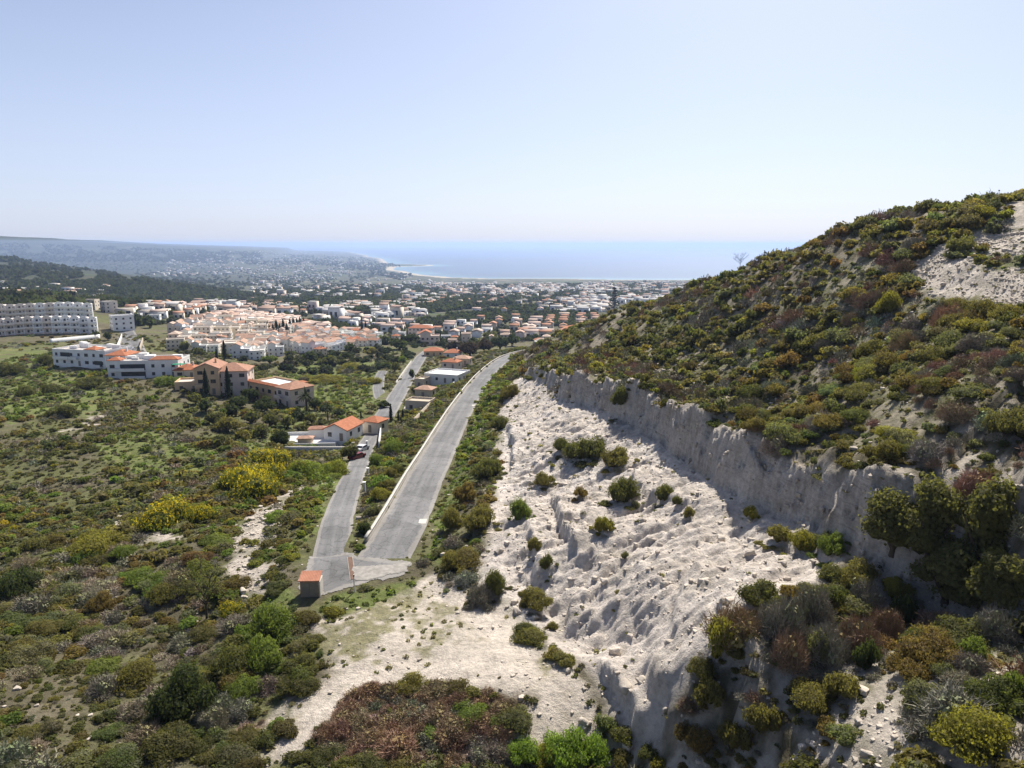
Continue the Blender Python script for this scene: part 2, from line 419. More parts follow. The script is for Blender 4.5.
def mixc(C, col, a):
    a = a[..., None]
    return C * (1 - a) + np.asarray(col) * a
n1 = fbm(XX, YY, 14, 4, 101); n2 = fbm(XX, YY, 3.5, 4, 102); n3 = fbm(XX, YY, 1.0, 3, 103)
C = np.zeros(XX.shape + (3,)) + np.array([0.118, 0.104, 0.066])
C = mixc(C, (0.22, 0.19, 0.14), sstep(0.1, 0.5, n2 + 0.4 * n3) * (.35 + .45 * (XX > -15)))                 # pale stony soil
C = mixc(C, (0.115, 0.125, 0.045), sstep(-0.15, 0.35, n1 + 0.5 * n2) * 0.8)             # grass and herbs
hill = (XX > -5) & (YY < 420) & (YY > 25)
C = mixc(C, (0.30, 0.26, 0.205), hill * sstep(-0.25, 0.4, n2 * 0.7 + n3 * 0.6) * 0.75)
C = mixc(C, (0.43, 0.385, 0.325), (sstep(6, 10, XX) * sstep(64, 54, YY) * sstep(22, 30, YY)) * sstep(-0.45, 0.2, n2 * 0.7 + n3 * 0.6) * 0.85)
leftg = (XX < -18) & (YY < 500)
C = mixc(C, (0.105, 0.112, 0.046), leftg * sstep(0.0, 0.4, n1 * 0.6 - n2) * 0.7)
# beyond the town: fields, scrub and dark groves
fk = sstep(430, 900, YY)
f1 = fbm(XX, YY * 1.6, 420, 4, 111); f2 = fbm(XX, YY * 2.2, 150, 4, 112); f3 = fbm(XX, YY * 2, 60, 3, 113)
F = np.zeros(C.shape) + np.array([0.085, 0.088, 0.052])
F = mixc(F, (0.055, 0.068, 0.042), sstep(0.0, 0.35, f1 + 0.5 * f3))
F = mixc(F, (0.17, 0.16, 0.085), sstep(0.05, 0.4, f2 - 0.3 * f1) * 0.75)
F = mixc(F, (0.10, 0.13, 0.05), sstep(0.25, 0.5, fbm(XX, YY * 2, 240, 3, 114)) * 0.8)
F = mixc(F, (0.34, 0.29, 0.22), sstep(0.36, 0.56, fbm(XX, YY * 3, 170, 4, 115)) * 0.8)
uu = XX / np.maximum(YY, 50)
wood = sstep(-0.30, -0.5, uu) * sstep(1300, 1900, YY)
F = mixc(F, (0.058, 0.068, 0.045), wood * (.55 + .45 * sstep(-0.45, 0.1, f2 + 0.5 * f3)))
F = F * .78
C = C * (1 - fk[..., None]) + F * fk[..., None]
C = mixc(C, (0.135, 0.165, 0.050), ZONE['green'] * (0.55 + 0.45 * sstep(-0.3, 0.3, n2)))
C = mixc(C, (0.20, 0.18, 0.085), ZONE['green'] * sstep(0.1, 0.5, n3 + n1 * .5) * 0.6)
chalk = np.array([0.53, 0.472, 0.405])
dirt = ZONE['dirt']
C = mixc(C, chalk * 0.98, dirt * 0.95)
C = mixc(C, (0.33, 0.29, 0.22), dirt * sstep(0.05, 0.5, n3 + 0.4 * n2) * 0.45)
C = mixc(C, (0.20, 0.185, 0.10), dirt * sstep(0.05, 0.4, n2 + 0.6 * n3 - 0.3 + 0.42 * sstep(-5, -16, XX) * sstep(52, 60, YY)) * 0.8)
C = mixc(C, chalk * 1.06, dirt * sstep(2.6, 1.2, poly_dist(XX, YY, ground_poly([(430, 585), (480, 605), (512, 640), (505, 668), (440, 672), (380, 680), (335, 710), (300, 745), (280, 775)]))[0]) * .85)
C = mixc(C, (0.215, 0.20, 0.115), ZONE['weeds'] * sstep(-0.25, 0.3, n2 + .7 * n3) * .8)
C = mixc(C, chalk * 0.86, ZONE['sand'] * (0.5 + 0.5 * sstep(-0.3, 0.2, n2 + n3)))
C = mixc(C, chalk * 0.95, ZONE['rubble'] * (0.75 + 0.25 * sstep(-0.3, 0.2, n3)))
C = mixc(C, (0.17, 0.122, 0.085), ZONE['brush'] * 0.92)
sc_ = ZONE['scree'][..., None]
S = np.zeros(C.shape) + np.array([0.55, 0.495, 0.44])
S = mixc(S, (0.61, 0.555, 0.50), sstep(-0.1, 0.4, n1))
S = mixc(S, (0.36, 0.32, 0.27), sstep(0.1, 0.5, n2 * .8 + n3 * .5) * 0.6)
C = C * (1 - sc_) + S * sc_
K = np.zeros(C.shape) + np.array([0.48, 0.435, 0.385])
K = mixc(K, (0.33, 0.275, 0.215), sstep(0.0, 0.4, fbm(XX * 2, YY * 0.7 + ZZ * 2, 2.4, 3, 121)) * 0.7)
K = mixc(K, (0.52, 0.475, 0.425), sstep(0.0, 0.4, fbm(XX, YY, 6, 3, 122)) * 0.6)
ck = np.maximum(ZONE['cliff'], 0)[..., None]
C = C * (1 - ck) + K * ck
C = mixc(C, (0.45, 0.39, 0.29), (COAST_SD < 70) & (COAST_SD > -200))
C = C * (1 + 0.12 * n3[..., None])
ROCKM = np.clip(np.maximum(ZONE['cliff'] * 1.2, ZONE['scree'] * .4), 0, 1)

def new_mesh(name, V, Fq, color=None, mats=(), smooth=False, mi=None):
    """quads or triangles as an (n,k) array, or a list of ragged faces"""
    me = bpy.data.meshes.new(name)
    V = np.asarray(V, np.float32)
    me.vertices.add(len(V)); me.vertices.foreach_set('co', V.ravel())
    Fq = np.asarray(Fq, np.int32)
    n, k = Fq.shape
    me.loops.add(n * k); me.loops.foreach_set('vertex_index', Fq.ravel())
    me.polygons.add(n)
    me.polygons.foreach_set('loop_start', np.arange(0, n * k, k, dtype=np.int32))
    me.polygons.foreach_set('loop_total', np.full(n, k, np.int32))
    if smooth: me.polygons.foreach_set('use_smooth', np.ones(n, bool))
    if mi is not None: me.polygons.foreach_set('material_index', np.asarray(mi, np.int32))
    if color is not None:
        at = me.color_attributes.new('tint', 'FLOAT_COLOR', 'POINT')
        c = np.ones((len(V), 4), np.float32); c[:, :np.shape(color)[1]] = color
        at.data.foreach_set('color', c.ravel())
    for m_ in mats: me.materials.append(m_)
    me.update(calc_edges=True)
    return me

def link(name, me, parent=None, loc=None):
    o = bpy.data.objects.new(name, me)
    COL.objects.link(o)
    if parent is not None: o.parent = parent
    if loc is not None: o.location = loc
    return o
def empty(name, loc, rz=0.0):
    o = bpy.data.objects.new(name, None)
    COL.objects.link(o); o.location = loc; o.rotation_euler = (0, 0, rz)
    o.empty_display_size = 0.3
    return o
def tag(o, label=None, cat=None, group=None, kind=None):
    if label: o['label'] = label
    if cat: o['category'] = cat
    if group: o['group'] = group
    if kind: o['kind'] = kind
    return o
# ------------------------------------------------------------------ materials
class N:
    def __init__(s, name):
        s.m = bpy.data.materials.new(name); s.m.use_nodes = True
        s.t = s.m.node_tree; s.t.nodes.clear()
        s.out = s.t.nodes.new('ShaderNodeOutputMaterial')
        s.b = s.t.nodes.new('ShaderNodeBsdfPrincipled')
        s.t.links.new(s.b.outputs[0], s.out.inputs[0])
    def n(s, typ, **kw):
        x = s.t.nodes.new(typ)
        for k, v in kw.items():
            if k.startswith('i_'): x.inputs[k[2:].replace('_', ' ')].default_value = v
            else: setattr(x, k, v)
        return x
    def l(s, a, b): s.t.links.new(a, b)
    def attr(s, name, typ='GEOMETRY'):
        a = s.n('ShaderNodeAttribute'); a.attribute_name = name; a.attribute_type = typ; return a.outputs['Color']
    def pos(s):
        return s.n('ShaderNodeNewGeometry').outputs['Position']
    def noise(s, scale, detail=4, rough=.55, vec=None):
        x = s.n('ShaderNodeTexNoise'); x.inputs['Scale'].default_value = scale; x.inputs['Detail'].default_value = detail; x.inputs['Roughness'].default_value = rough
        s.l(vec if vec is not None else s.pos(), x.inputs['Vector']); return x.outputs['Fac']
    def ramp(s, fac, stops):
        r = s.n('ShaderNodeValToRGB'); e = r.color_ramp.elements
        while len(e) < len(stops): e.new(0.5)
        for el, (p, c) in zip(e, stops):
            el.position = p; el.color = (c, c, c, 1) if isinstance(c, (int, float)) else (*c, 1)
        s.l(fac, r.inputs[0]); return r.outputs[0]
    def mul(s, a, b, fac=1.0, mode='MULTIPLY'):
        x = s.n('ShaderNodeMix'); x.data_type = 'RGBA'; x.blend_type = mode; x.inputs[0].default_value = fac
        for v, k in ((a, 6), (b, 7)):
            if isinstance(v, tuple): x.inputs[k].default_value = (*v, 1)
            else: s.l(v, x.inputs[k])
        return x.outputs[2]
    def mixf(s, fac, a, b):
        x = s.n('ShaderNodeMix'); x.data_type = 'RGBA'; s.l(fac, x.inputs[0])
        for v, k in ((a, 6), (b, 7)):
            if isinstance(v, tuple): x.inputs[k].default_value = (*v, 1)
            else: s.l(v, x.inputs[k])
        return x.outputs[2]
    def bump(s, h, strength=.5, dist=.1):
        x = s.n('ShaderNodeBump'); x.inputs['Strength'].default_value = strength; x.inputs['Distance'].default_value = dist
        s.l(h, x.inputs['Height']); s.l(x.outputs[0], s.b.inputs['Normal']); return x
    def fin(s, col, rough=.9, spec=.2):
        if isinstance(col, tuple): s.b.inputs['Base Color'].default_value = (*col, 1)
        else: s.l(col, s.b.inputs['Base Color'])
        s.b.inputs['Roughness'].default_value = rough; s.b.inputs['Specular IOR Level'].default_value = spec
        return s.m

def m_ground():
    s = N('ground_cover_soil')
    at = s.n('ShaderNodeAttribute'); at.attribute_name = 'tint'; c = at.outputs['Color']; rock = at.outputs['Alpha']
    a = s.ramp(s.noise(1.7, 8, .7), [(.3, .66), (.5, 1.0), (.72, 1.26)])
    b = s.ramp(s.noise(.25, 5, .6), [(.3, .85), (.7, 1.12)])
    # bedding of the chalk: thin, nearly level layers, and stains running through them
    mp = s.n('ShaderNodeMapping'); mp.inputs['Scale'].default_value = (.16, .16, 2.6); mp.inputs['Rotation'].default_value = (.06, .10, 0); s.l(s.pos(), mp.inputs[0])
    bed = s.ramp(s.noise(1.0, 6, .7, mp.outputs[0]), [(.32, .62), (.46, 1.0), (.56, .86), (.68, 1.18)])
    vo = s.n('ShaderNodeTexVoronoi'); vo.feature = 'DISTANCE_TO_EDGE'; vo.inputs['Scale'].default_value = 1.5
    mp2 = s.n('ShaderNodeMapping'); mp2.inputs['Scale'].default_value = (1, 1, 1.7); s.l(s.pos(), mp2.inputs[0])
    wn_ = s.n('ShaderNodeTexNoise'); wn_.inputs['Scale'].default_value = 1.1; wn_.inputs['Detail'].default_value = 4; s.l(s.pos(), wn_.inputs['Vector'])
    ad = s.n('ShaderNodeMix'); ad.data_type = 'RGBA'; ad.blend_type = 'LINEAR_LIGHT'; ad.inputs[0].default_value = .7; s.l(mp2.outputs[0], ad.inputs[6]); s.l(wn_.outputs['Color'], ad.inputs[7]); s.l(ad.outputs[2], vo.inputs['Vector'])
    col = s.mul(s.mul(c, a), b)
    col = s.mixf(rock, col, s.mul(col, bed))
    n_ = s.noise(2.2, 9, .72)
    cr = s.n('ShaderNodeMath', operation='MINIMUM'); s.l(vo.outputs['Distance'], cr.inputs[0]); cr.inputs[1].default_value = .09
    m1 = s.n('ShaderNodeMath', operation='MULTIPLY'); s.l(cr.outputs[0], m1.inputs[0]); s.l(rock, m1.inputs[1])
    m2 = s.n('ShaderNodeMath', operation='MULTIPLY_ADD'); s.l(m1.outputs[0], m2.inputs[0]); m2.inputs[1].default_value = 1.3; s.l(n_, m2.inputs[2])
    s.bump(m2.outputs[0], 1.0, .35)
    return s.fin(col, .95, .1)

def m_plain(name, col, var=.12, scale=.8, rough=.8, spec=.25, bump=0, tint=False, objcol=False):
    s = N(name)
    base = col
    if tint: base = s.mul(s.attr('tint'), col)
    if objcol:
        oi = s.n('ShaderNodeObjectInfo')
        base = s.mul(oi.outputs['Color'], base)
    f = s.ramp(s.noise(scale, 6, .6), [(.28, 1 - var), (.72, 1 + var)])
    c = s.mul(base, f)
    if bump: s.bump(s.noise(scale * 6, 5, .6), .5, bump)
    return s.fin(c, rough, spec)

def m_leaf(name, trans=.52):
    s = N(name)
    oi = s.n('ShaderNodeObjectInfo')
    c = s.mul(s.attr('tint'), oi.outputs['Color'])
    s.fin(c, .75, .15)
    t = s.n('ShaderNodeBsdfTranslucent'); s.l(s.mul(c, (1.15, 1.2, .6)), t.inputs[0])
    mx = s.n('ShaderNodeMixShader'); mx.inputs[0].default_value = trans
    s.l(s.b.outputs[0], mx.inputs[1]); s.l(t.outputs[0], mx.inputs[2]); s.l(mx.outputs[0], s.out.inputs[0])
    return s.m

def m_road():
    s = N('bleached_asphalt')
    uv = s.attr('tint')                       # r: across the road 0..1, g: along it (metres/100)
    sep = s.n('ShaderNodeSeparateColor'); s.l(uv, sep.inputs[0])
    comb = s.n('ShaderNodeCombineXYZ')
    mu = s.n('ShaderNodeMath', operation='MULTIPLY'); mu.inputs[1].default_value = 7.0; s.l(sep.outputs[0], mu.inputs[0])
    mv = s.n('ShaderNodeMath', operation='MULTIPLY'); mv.inputs[1].default_value = 4.0; s.l(sep.outputs[1], mv.inputs[0])
    s.l(mu.outputs[0], comb.inputs[0]); s.l(mv.outputs[0], comb.inputs[1])
    streak = s.ramp(s.noise(1.0, 5, .6, comb.outputs[0]), [(.3, .74), (.5, .98), (.7, 1.12)])
    big = s.ramp(s.noise(.18, 5, .65), [(.3, .84), (.7, 1.12)])
    grit = s.ramp(s.noise(6, 4, .7), [(.3, .88), (.7, 1.1)])
    lane = s.ramp(sep.outputs[0], [(0, 1.05), (.22, .93), (.36, .86), (.5, 1.02), (.64, .88), (.8, .95), (1, 1.1)])
    vo = s.n('ShaderNodeTexVoronoi'); vo.inputs['Scale'].default_value = .16; s.l(s.pos(), vo.inputs['Vector'])
    pv_ = s.n('ShaderNodeSeparateColor'); s.l(vo.outputs['Color'], pv_.inputs[0])
    patch = s.ramp(pv_.outputs[0], [(.0, .84), (.25, .86), (.27, 1.0), (.8, 1.0), (.82, 1.1)])
    vc = s.n('ShaderNodeTexVoronoi'); vc.feature = 'DISTANCE_TO_EDGE'; vc.inputs['Scale'].default_value = .45
    nn_ = s.n('ShaderNodeTexNoise'); nn_.inputs['Scale'].default_value = .9; nn_.inputs['Detail'].default_value = 5; s.l(s.pos(), nn_.inputs['Vector'])
    ad = s.n('ShaderNodeMix'); ad.data_type = 'RGBA'; ad.blend_type = 'LINEAR_LIGHT'; ad.inputs[0].default_value = .8; s.l(s.pos(), ad.inputs[6]); s.l(nn_.outputs['Color'], ad.inputs[7]); s.l(ad.outputs[2], vc.inputs['Vector'])
    crack = s.ramp(vc.outputs['Distance'], [(.0, .68), (.018, .72), (.03, 1.0)])
    c = s.mul(s.mul(s.mul(s.mul(s.mul(s.mul((.168, .167, .168), streak), big), grit), lane), patch), crack)
    # chalk dust blown in from the verges
    e1 = s.n('ShaderNodeMath', operation='PINGPONG'); s.l(sep.outputs[0], e1.inputs[0]); e1.inputs[1].default_value = .5
    e2 = s.n('ShaderNodeMath', operation='MULTIPLY_ADD'); s.l(s.noise(.7, 6, .7), e2.inputs[0]); e2.inputs[1].default_value = -.18; s.l(e1.outputs[0], e2.inputs[2])
    dust = s.ramp(e2.outputs[0], [(.0, .75), (.02, .0)]) if False else s.ramp(e2.outputs[0], [(0.0, .25), (.02, .0)])
    c = s.mixf(dust, c, (.40, .36, .30))
    s.bump(s.noise(14, 3, .6), .3, .02)
    return s.fin(c, .85, .25)

def m_tile():
    s = N('clay_roof_tiles')
    oi = s.n('ShaderNodeObjectInfo')
    tc = s.n('ShaderNodeTexCoord')
    w = s.n('ShaderNodeTexWave'); w.inputs['Scale'].default_value = 1.6; w.inputs['Distortion'].default_value = .6
    s.l(tc.outputs['Object'], w.inputs['Vector'])
    f = s.ramp(w.outputs['Fac'], [(.1, .8), (.8, 1.08)])
    g = s.ramp(s.noise(1.1, 6, .7), [(.3, .72), (.7, 1.22)])
    c = s.mul(s.mul(oi.outputs['Color'], f), g)
    return s.fin(c, .85, .2)

M = {}
M['ground'] = m_ground()
M['road'] = m_road()
M['leaf'] = m_leaf('shrub_leaves')
M['twig'] = m_plain('dry_twigs', (1, 1, 1), .15, 2.0, .9, .1, tint=True, objcol=True)
M['bark'] = m_plain('bark', (.09, .07, .05), .25, 3, .9, .1)
M['rock'] = m_plain('chalk_rock', (1, 1, 1), .22, 1.6, .95, .1, bump=.12, tint=True, objcol=True)
M['wall'] = m_plain('painted_render', (1, 1, 1), .09, .5, .85, .2, objcol=True)
M['tile'] = m_tile()
M['conc'] = m_plain('concrete', (.50, .475, .43), .16, 1.2, .85, .2)
M['chalky'] = m_plain('chalk_dusted_concrete', (.27, .255, .232), .3, 1.6, .9, .15)
M['conc_dark'] = m_plain('weathered_concrete', (.27, .25, .225), .25, 1.0, .9, .2)
M['glass'] = m_plain('dark_window', (.035, .04, .05), .3, .9, .15, .5)
M['metal'] = m_plain('grey_metal', (.18, .18, .18), .1, 3, .45, .5)
M['rust'] = m_plain('rusted_iron', (.13, .075, .05), .35, 4, .8, .3)
M['water'] = None
M['pool'] = m_plain('pool_water', (.04, .30, .42), .1, 1.5, .05, .5)
M['green_cloth'] = m_plain('green_awning', (.02, .22, .13), .1, 2, .8, .2)
M['flat'] = m_plain('flat_roof_screed', (1, 1, 1), .14, .6, .9, .15, objcol=True)
M['far'] = m_plain('distant_buildings', (1, 1, 1), .05, .1, .9, .1, tint=True)
M['stone'] = m_plain('stone_wall', (.36, .31, .245), .28, 2.2, .9, .15, bump=.05)
M['brick'] = m_plain('weathered_brick', (.30, .225, .165), .3, 5, .9, .15, bump=.03)
M['carpaint'] = m_plain('car_paint', (1, 1, 1), .03, 1, .3, .5, objcol=True)
M['rubber'] = m_plain('rubber', (.02, .02, .02), .1, 3, .8, .2)
M['wood'] = m_plain('board_door', (.24, .21, .175), .15, 2, .8, .2)

def m_sea():
    s = N('sea_water')
    s.bump(s.noise(.03, 6, .65), .25, 3.0)
    f = s.ramp(s.noise(.0012, 4, .5), [(.35, .85), (.65, 1.15)])
    return s.fin(s.mul(s.attr('tint'), f), .32, .4)
M['sea'] = m_sea()

# ------------------------------------------------------------------ ground and sea
nY, nX = XX.shape
idx = np.arange(nY * nX).reshape(nY, nX)
Fq = np.stack([idx[:-1, :-1], idx[:-1, 1:], idx[1:, 1:], idx[1:, :-1]], -1).reshape(-1, 4)
keepf = (ZZ.ravel()[Fq].max(1) > SEA - 11.5)
Vg = np.stack([XX, YY, ZZ], -1).reshape(-1, 3)
Fq = Fq[keepf]
used = np.zeros(len(Vg), bool); used[Fq.ravel()] = True
remap = np.cumsum(used) - 1
me = new_mesh('ground', Vg[used], remap[Fq], np.concatenate([C, ROCKM[..., None]], -1).reshape(-1, 4)[used], [M['ground']], smooth=True)
tag(link('ground', me), kind='structure')

sx = axis([(-42000, -4000, 3000, 300), (-4000, 2500, 55, 55), (2500, 30000, 150, 2500)])
sy = axis([(3800, 9500, 45, 60), (9500, 60000, 200, 4000)])
SX, SY = np.meshgrid(sx, sy)
sdw = -(poly_sdf(SX, SY, COAST) + 90 * fbm(SX, SY, 700, 4, 31))
shal = sstep(330, 0, sdw) * (0.6 + 0.4 * vnoise(SX / 300, SY / 300, 3))
wc = np.zeros(SX.shape + (3,)) + np.array([0.020, 0.055, 0.10])
wc = mixc(wc, (0.10, 0.22, 0.24), shal)
ii = np.arange(SX.size).reshape(SX.shape)
me = new_mesh('sea', np.stack([SX, SY, np.full(SX.shape, SEA)], -1).reshape(-1, 3),
              np.stack([ii[:-1, :-1], ii[:-1, 1:], ii[1:, 1:], ii[1:, :-1]], -1).reshape(-1, 4), wc.reshape(-1, 3), [M['sea']])
tag(link('sea', me), kind='structure')

# ------------------------------------------------------------------ roads
def ribbon(name, q, w, lift, nacross=7, ragged=.25, fade=False):
    t = np.gradient(q[:, :2], axis=0); t /= np.linalg.norm(t, axis=1)[:, None]
    nrm = np.stack([t[:, 1], -t[:, 0]], 1)
    L = np.r_[0, np.cumsum(np.linalg.norm(np.diff(q[:, :2], axis=0), axis=1))]
    V = []; Cc = []
    for i in range(len(q)):
        wl = w + ragged * (vnoise(L[i] / 3, 0.5, 7) - .5) ; wr = w + ragged * (vnoise(L[i] / 3, 5.5, 8) - .5)
        for k in range(nacross):
            s_ = k / (nacross - 1); off = -wl + (wl + wr) * s_
            V.append((q[i, 0] + nrm[i, 0] * off, q[i, 1] + nrm[i, 1] * off, q[i, 2] + (lift if not fade else .064 + (lift - .064) * min(1, L[i] / 8)) + 0.05 * (1 - (2 * s_ - 1) ** 2) * (min(1, L[i] / 10) if fade else 1)))
            Cc.append((s_, L[i] / 100, 0))
    ii = np.arange(len(V)).reshape(len(q), nacross)
    F_ = np.stack([ii[:-1, :-1], ii[:-1, 1:], ii[1:, 1:], ii[1:, :-1]], -1).reshape(-1, 4)
    me = new_mesh(name, V, F_, np.array(Cc), [M['road']], smooth=True)
    return tag(link(name, me), kind='structure')
ribbon('road', *ROADS['upper'], .075, fade=True)
ribbon('road', *ROADS['lower'], .07, fade=True)
ribbon('road', *ROADS['lane'], .085)
ribbon('road', *ROADS['spur'], .05)
def pad_mesh(name, pts, lift, mat, cell=.8, rag=0):
    xs_ = np.arange(min(p[0] for p in pts), max(p[0] for p in pts) + cell, cell); ys_ = np.arange(min(p[1] for p in pts), max(p[1] for p in pts) + cell, cell)
    A, B = np.meshgrid(xs_, ys_); ii = np.arange(A.size).reshape(A.shape)
    F_ = np.stack([ii[:-1, :-1], ii[:-1, 1:], ii[1:, 1:], ii[1:, :-1]], -1).reshape(-1, 4)
    cx, cy = A.ravel()[F_].mean(1), B.ravel()[F_].mean(1)
    F_ = F_[poly_sdf(cx, cy, [p[:2] for p in pts]) > -cell * .3 + rag * fbm(cx, cy, 1.4, 4, 303)]
    Vp = np.stack([A.ravel(), B.ravel(), H(A.ravel(), B.ravel()) + lift], 1)
    me = new_mesh(name, Vp, F_, np.stack([np.clip(poly_sdf(A.ravel(), B.ravel(), [p[:2] for p in pts]) / 9, 0.001, .5), B.ravel() / 100, B.ravel() * 0], 1), [mat], smooth=True)
    return tag(link(name, me), kind='structure')
pad_mesh('road', PAD, .06, M['road'], .16, .7)
# ------------------------------------------------------------------ plant shapes
def cube_sphere(n=2):
    V = []; F_ = []
    for ax in range(3):
        for sg in (-1, 1):
            b = len(V)
            for i in range(n + 1):
                for j in range(n + 1):
                    p = [0, 0, 0]; p[ax] = sg; p[(ax + 1) % 3] = -1 + 2 * i / n; p[(ax + 2) % 3] = -1 + 2 * j / n
                    l = math.sqrt(sum(c * c for c in p)); V.append([c / l for c in p])
            for i in range(n):
                for j in range(n):
                    a = b + i * (n + 1) + j; q = [a, a + n + 1, a + n + 2, a + 1]
                    F_.append(q if sg > 0 else q[::-1])
    return np.array(V), np.array(F_)
CSV, CSF = cube_sphere(2)

def leaf_quads(rng, cen, nrm, size, aspect=1.0, jit=.8):
    n = len(cen)
    nn = nrm + jit * rng.normal(size=(n, 3)) * .6
    nn /= np.linalg.norm(nn, axis=1)[:, None] + 1e-9
    up = rng.normal(size=(n, 3))
    a = np.cross(nn, up); a /= np.linalg.norm(a, axis=1)[:, None] + 1e-9
    b = np.cross(nn, a)
    s = (size * rng.uniform(.55, 1.45, n))[:, None]
    a = a * s * aspect; b = b * s
    k = rng.uniform(.5, 1.2, (n, 4, 1))
    V = np.stack([cen - a * k[:, 0] , cen - b * k[:, 1], cen + a * k[:, 2], cen + b * k[:, 3]], 1).reshape(-1, 3)
    return V, np.arange(n * 4).reshape(n, 4)

def lobes_of(rng, n, flat=.75, spread=.68, r=(.26, .54)):
    L = []
    for k in range(n):
        a = rng.uniform(0, 2 * math.pi); d = spread * math.sqrt(rng.uniform(0, 1)) if k else 0
        rr = rng.uniform(*r) * (1 - .25 * d)
        L.append((d * math.cos(a), d * math.sin(a), rng.uniform(.25, .5) * flat * (1.25 - .5 * d), rr, rr * flat * rng.uniform(.8, 1.15)))
    return L

def foliage(seed, n, leaf, nl=6, flat=.75, spread=.68, r=(.26, .54), base=(1, 1, 1), flower=0.0, fcol=(1, 1, 1), var=.15, aspect=1.0, core=True, jit=.8, lobes=None):
    """a bush of unit radius standing on z=0: leaves spread over a few uneven lobes, twigs and inner leaves as rough cores"""
    rng = np.random.default_rng(seed)
    L = lobes or lobes_of(rng, nl, flat, spread, r)
    A = np.array([l[3] * l[4] for l in L]); cnt = np.maximum(4, (n * A / A.sum()).astype(int))
    cs_, ns_, ti = [], [], []
    for (lx, ly, lz, lr, lh), c in zip(L, cnt):
        d = rng.normal(size=(c, 3)); d[:, 2] = np.abs(d[:, 2]) * .9 - .35 * rng.uniform(size=c)
        d /= np.linalg.norm(d, axis=1)[:, None]
        lumpy = 1 + .22 * np.sin(d[:, 0] * 6 + seed) * np.cos(d[:, 1] * 5 + 2 * seed) + .12 * np.sin(9 * d[:, 2] + 7 * d[:, 0])
        rad = (rng.uniform(.72, 1.08, c) ** .7) * lumpy
        sh = np.sin(d[:, 0] * 17 + lx * 30) * np.sin(d[:, 1] * 15 + ly * 20) > .72        # shoots standing out of the outline
        rad = np.where(sh, rad * rng.uniform(1.0, 1.32, c), rad)
        p = np.stack([lx + d[:, 0] * lr * rad, ly + d[:, 1] * lr * rad, lz + d[:, 2] * lh * rad], 1)
        p[:, 2] = np.maximum(p[:, 2], .02)
        cs_.append(p); ns_.append(d); ti.append(np.full(c, rng.uniform(.85, 1.15)))
    cen = np.concatenate(cs_); nr = np.concatenate(ns_); tl = np.concatenate(ti)
    keep = np.ones(len(cen), bool)
    for (lx, ly, lz, lr, lh) in L:
        q = ((cen[:, 0] - lx) / lr) ** 2 + ((cen[:, 1] - ly) / lr) ** 2 + ((cen[:, 2] - lz) / lh) ** 2
        keep &= q > .33
    cen, nr, tl = cen[keep], nr[keep], tl[keep]
    V, F_ = leaf_quads(rng, cen, nr, leaf, aspect, jit)
    t = tl[:, None] * rng.uniform(1 - var, 1 + var, (len(cen), 1)) * np.array(base)
    if flower > 0:
        zr = cen[:, 2] / cen[:, 2].max()
        fl = rng.uniform(size=len(cen)) < flower * np.clip(zr * 1.5 - .2, 0, 1)
        t[fl] = np.array(fcol) * rng.uniform(.8, 1.2, (fl.sum(), 1))
    Cc = np.repeat(t, 4, axis=0)
    if core:
        vv, ff, cc = [V], [F_], [Cc]; o = len(V)
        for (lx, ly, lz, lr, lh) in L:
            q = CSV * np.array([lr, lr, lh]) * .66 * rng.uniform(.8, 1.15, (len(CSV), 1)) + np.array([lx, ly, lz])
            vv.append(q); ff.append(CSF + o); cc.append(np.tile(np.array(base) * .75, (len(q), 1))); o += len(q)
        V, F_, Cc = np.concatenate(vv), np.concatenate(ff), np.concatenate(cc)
    return V, F_, Cc

def twigs(seed, n, width=.03, base=(1, 1, 1), leafy=0, flat=.8):
    """a leafless, grey thorny bush: thin curved twigs from a common foot"""
    rng = np.random.default_rng(seed)
    o_ = rng.normal(size=(n, 3)); o_[:, 2] = np.abs(o_[:, 2]); o_ /= np.linalg.norm(o_, axis=1)[:, None]
    lob = 1 + .25 * np.sin(o_[:, 0] * 5 + seed) * np.cos(o_[:, 1] * 6 + seed * 2)
    st = o_ * (lob * rng.uniform(.15, 1, n) ** .55 * .85)[:, None] * np.array([1, 1, flat])
    d = o_ * .8 + np.array([0, 0, .45]) + rng.normal(size=(n, 3)) * .65; d /= np.linalg.norm(d, axis=1)[:, None]
    L = rng.uniform(.08, .26, n)
    sd2 = np.cross(d, rng.normal(size=(n, 3))); sd2 /= np.linalg.norm(sd2, axis=1)[:, None]
    bend = rng.normal(size=(n, 3)) * .06
    mid = st + d * L[:, None] * .5 + bend * .4; end = st + d * L[:, None] + bend
    wv = sd2 * width * rng.uniform(.6, 1.5, (n, 1))
    V = np.stack([st - wv, st + wv, mid + wv * .8, mid - wv * .8, end + wv * .4, end - wv * .4], 1).reshape(-1, 3)
    V[:, 2] = np.maximum(V[:, 2], .0)
    b = np.arange(n)[:, None] * 6
    F_ = np.concatenate([b + [0, 1, 2, 3], b + [3, 2, 4, 5]])
    t = np.repeat(rng.uniform(.65, 1.35, (n, 1)) * np.array(base), 6, axis=0)
    if leafy:
        V2, F2, C2 = foliage(seed + 5, leafy, .07, 4, .8, .5, base=np.array(base) * np.array([.75, .85, .6]), core=False)
        F2 = F2 + len(V); V = np.concatenate([V, V2]); F_ = np.concatenate([F_, F2]); t = np.concatenate([t, C2])
    return V, F_, t

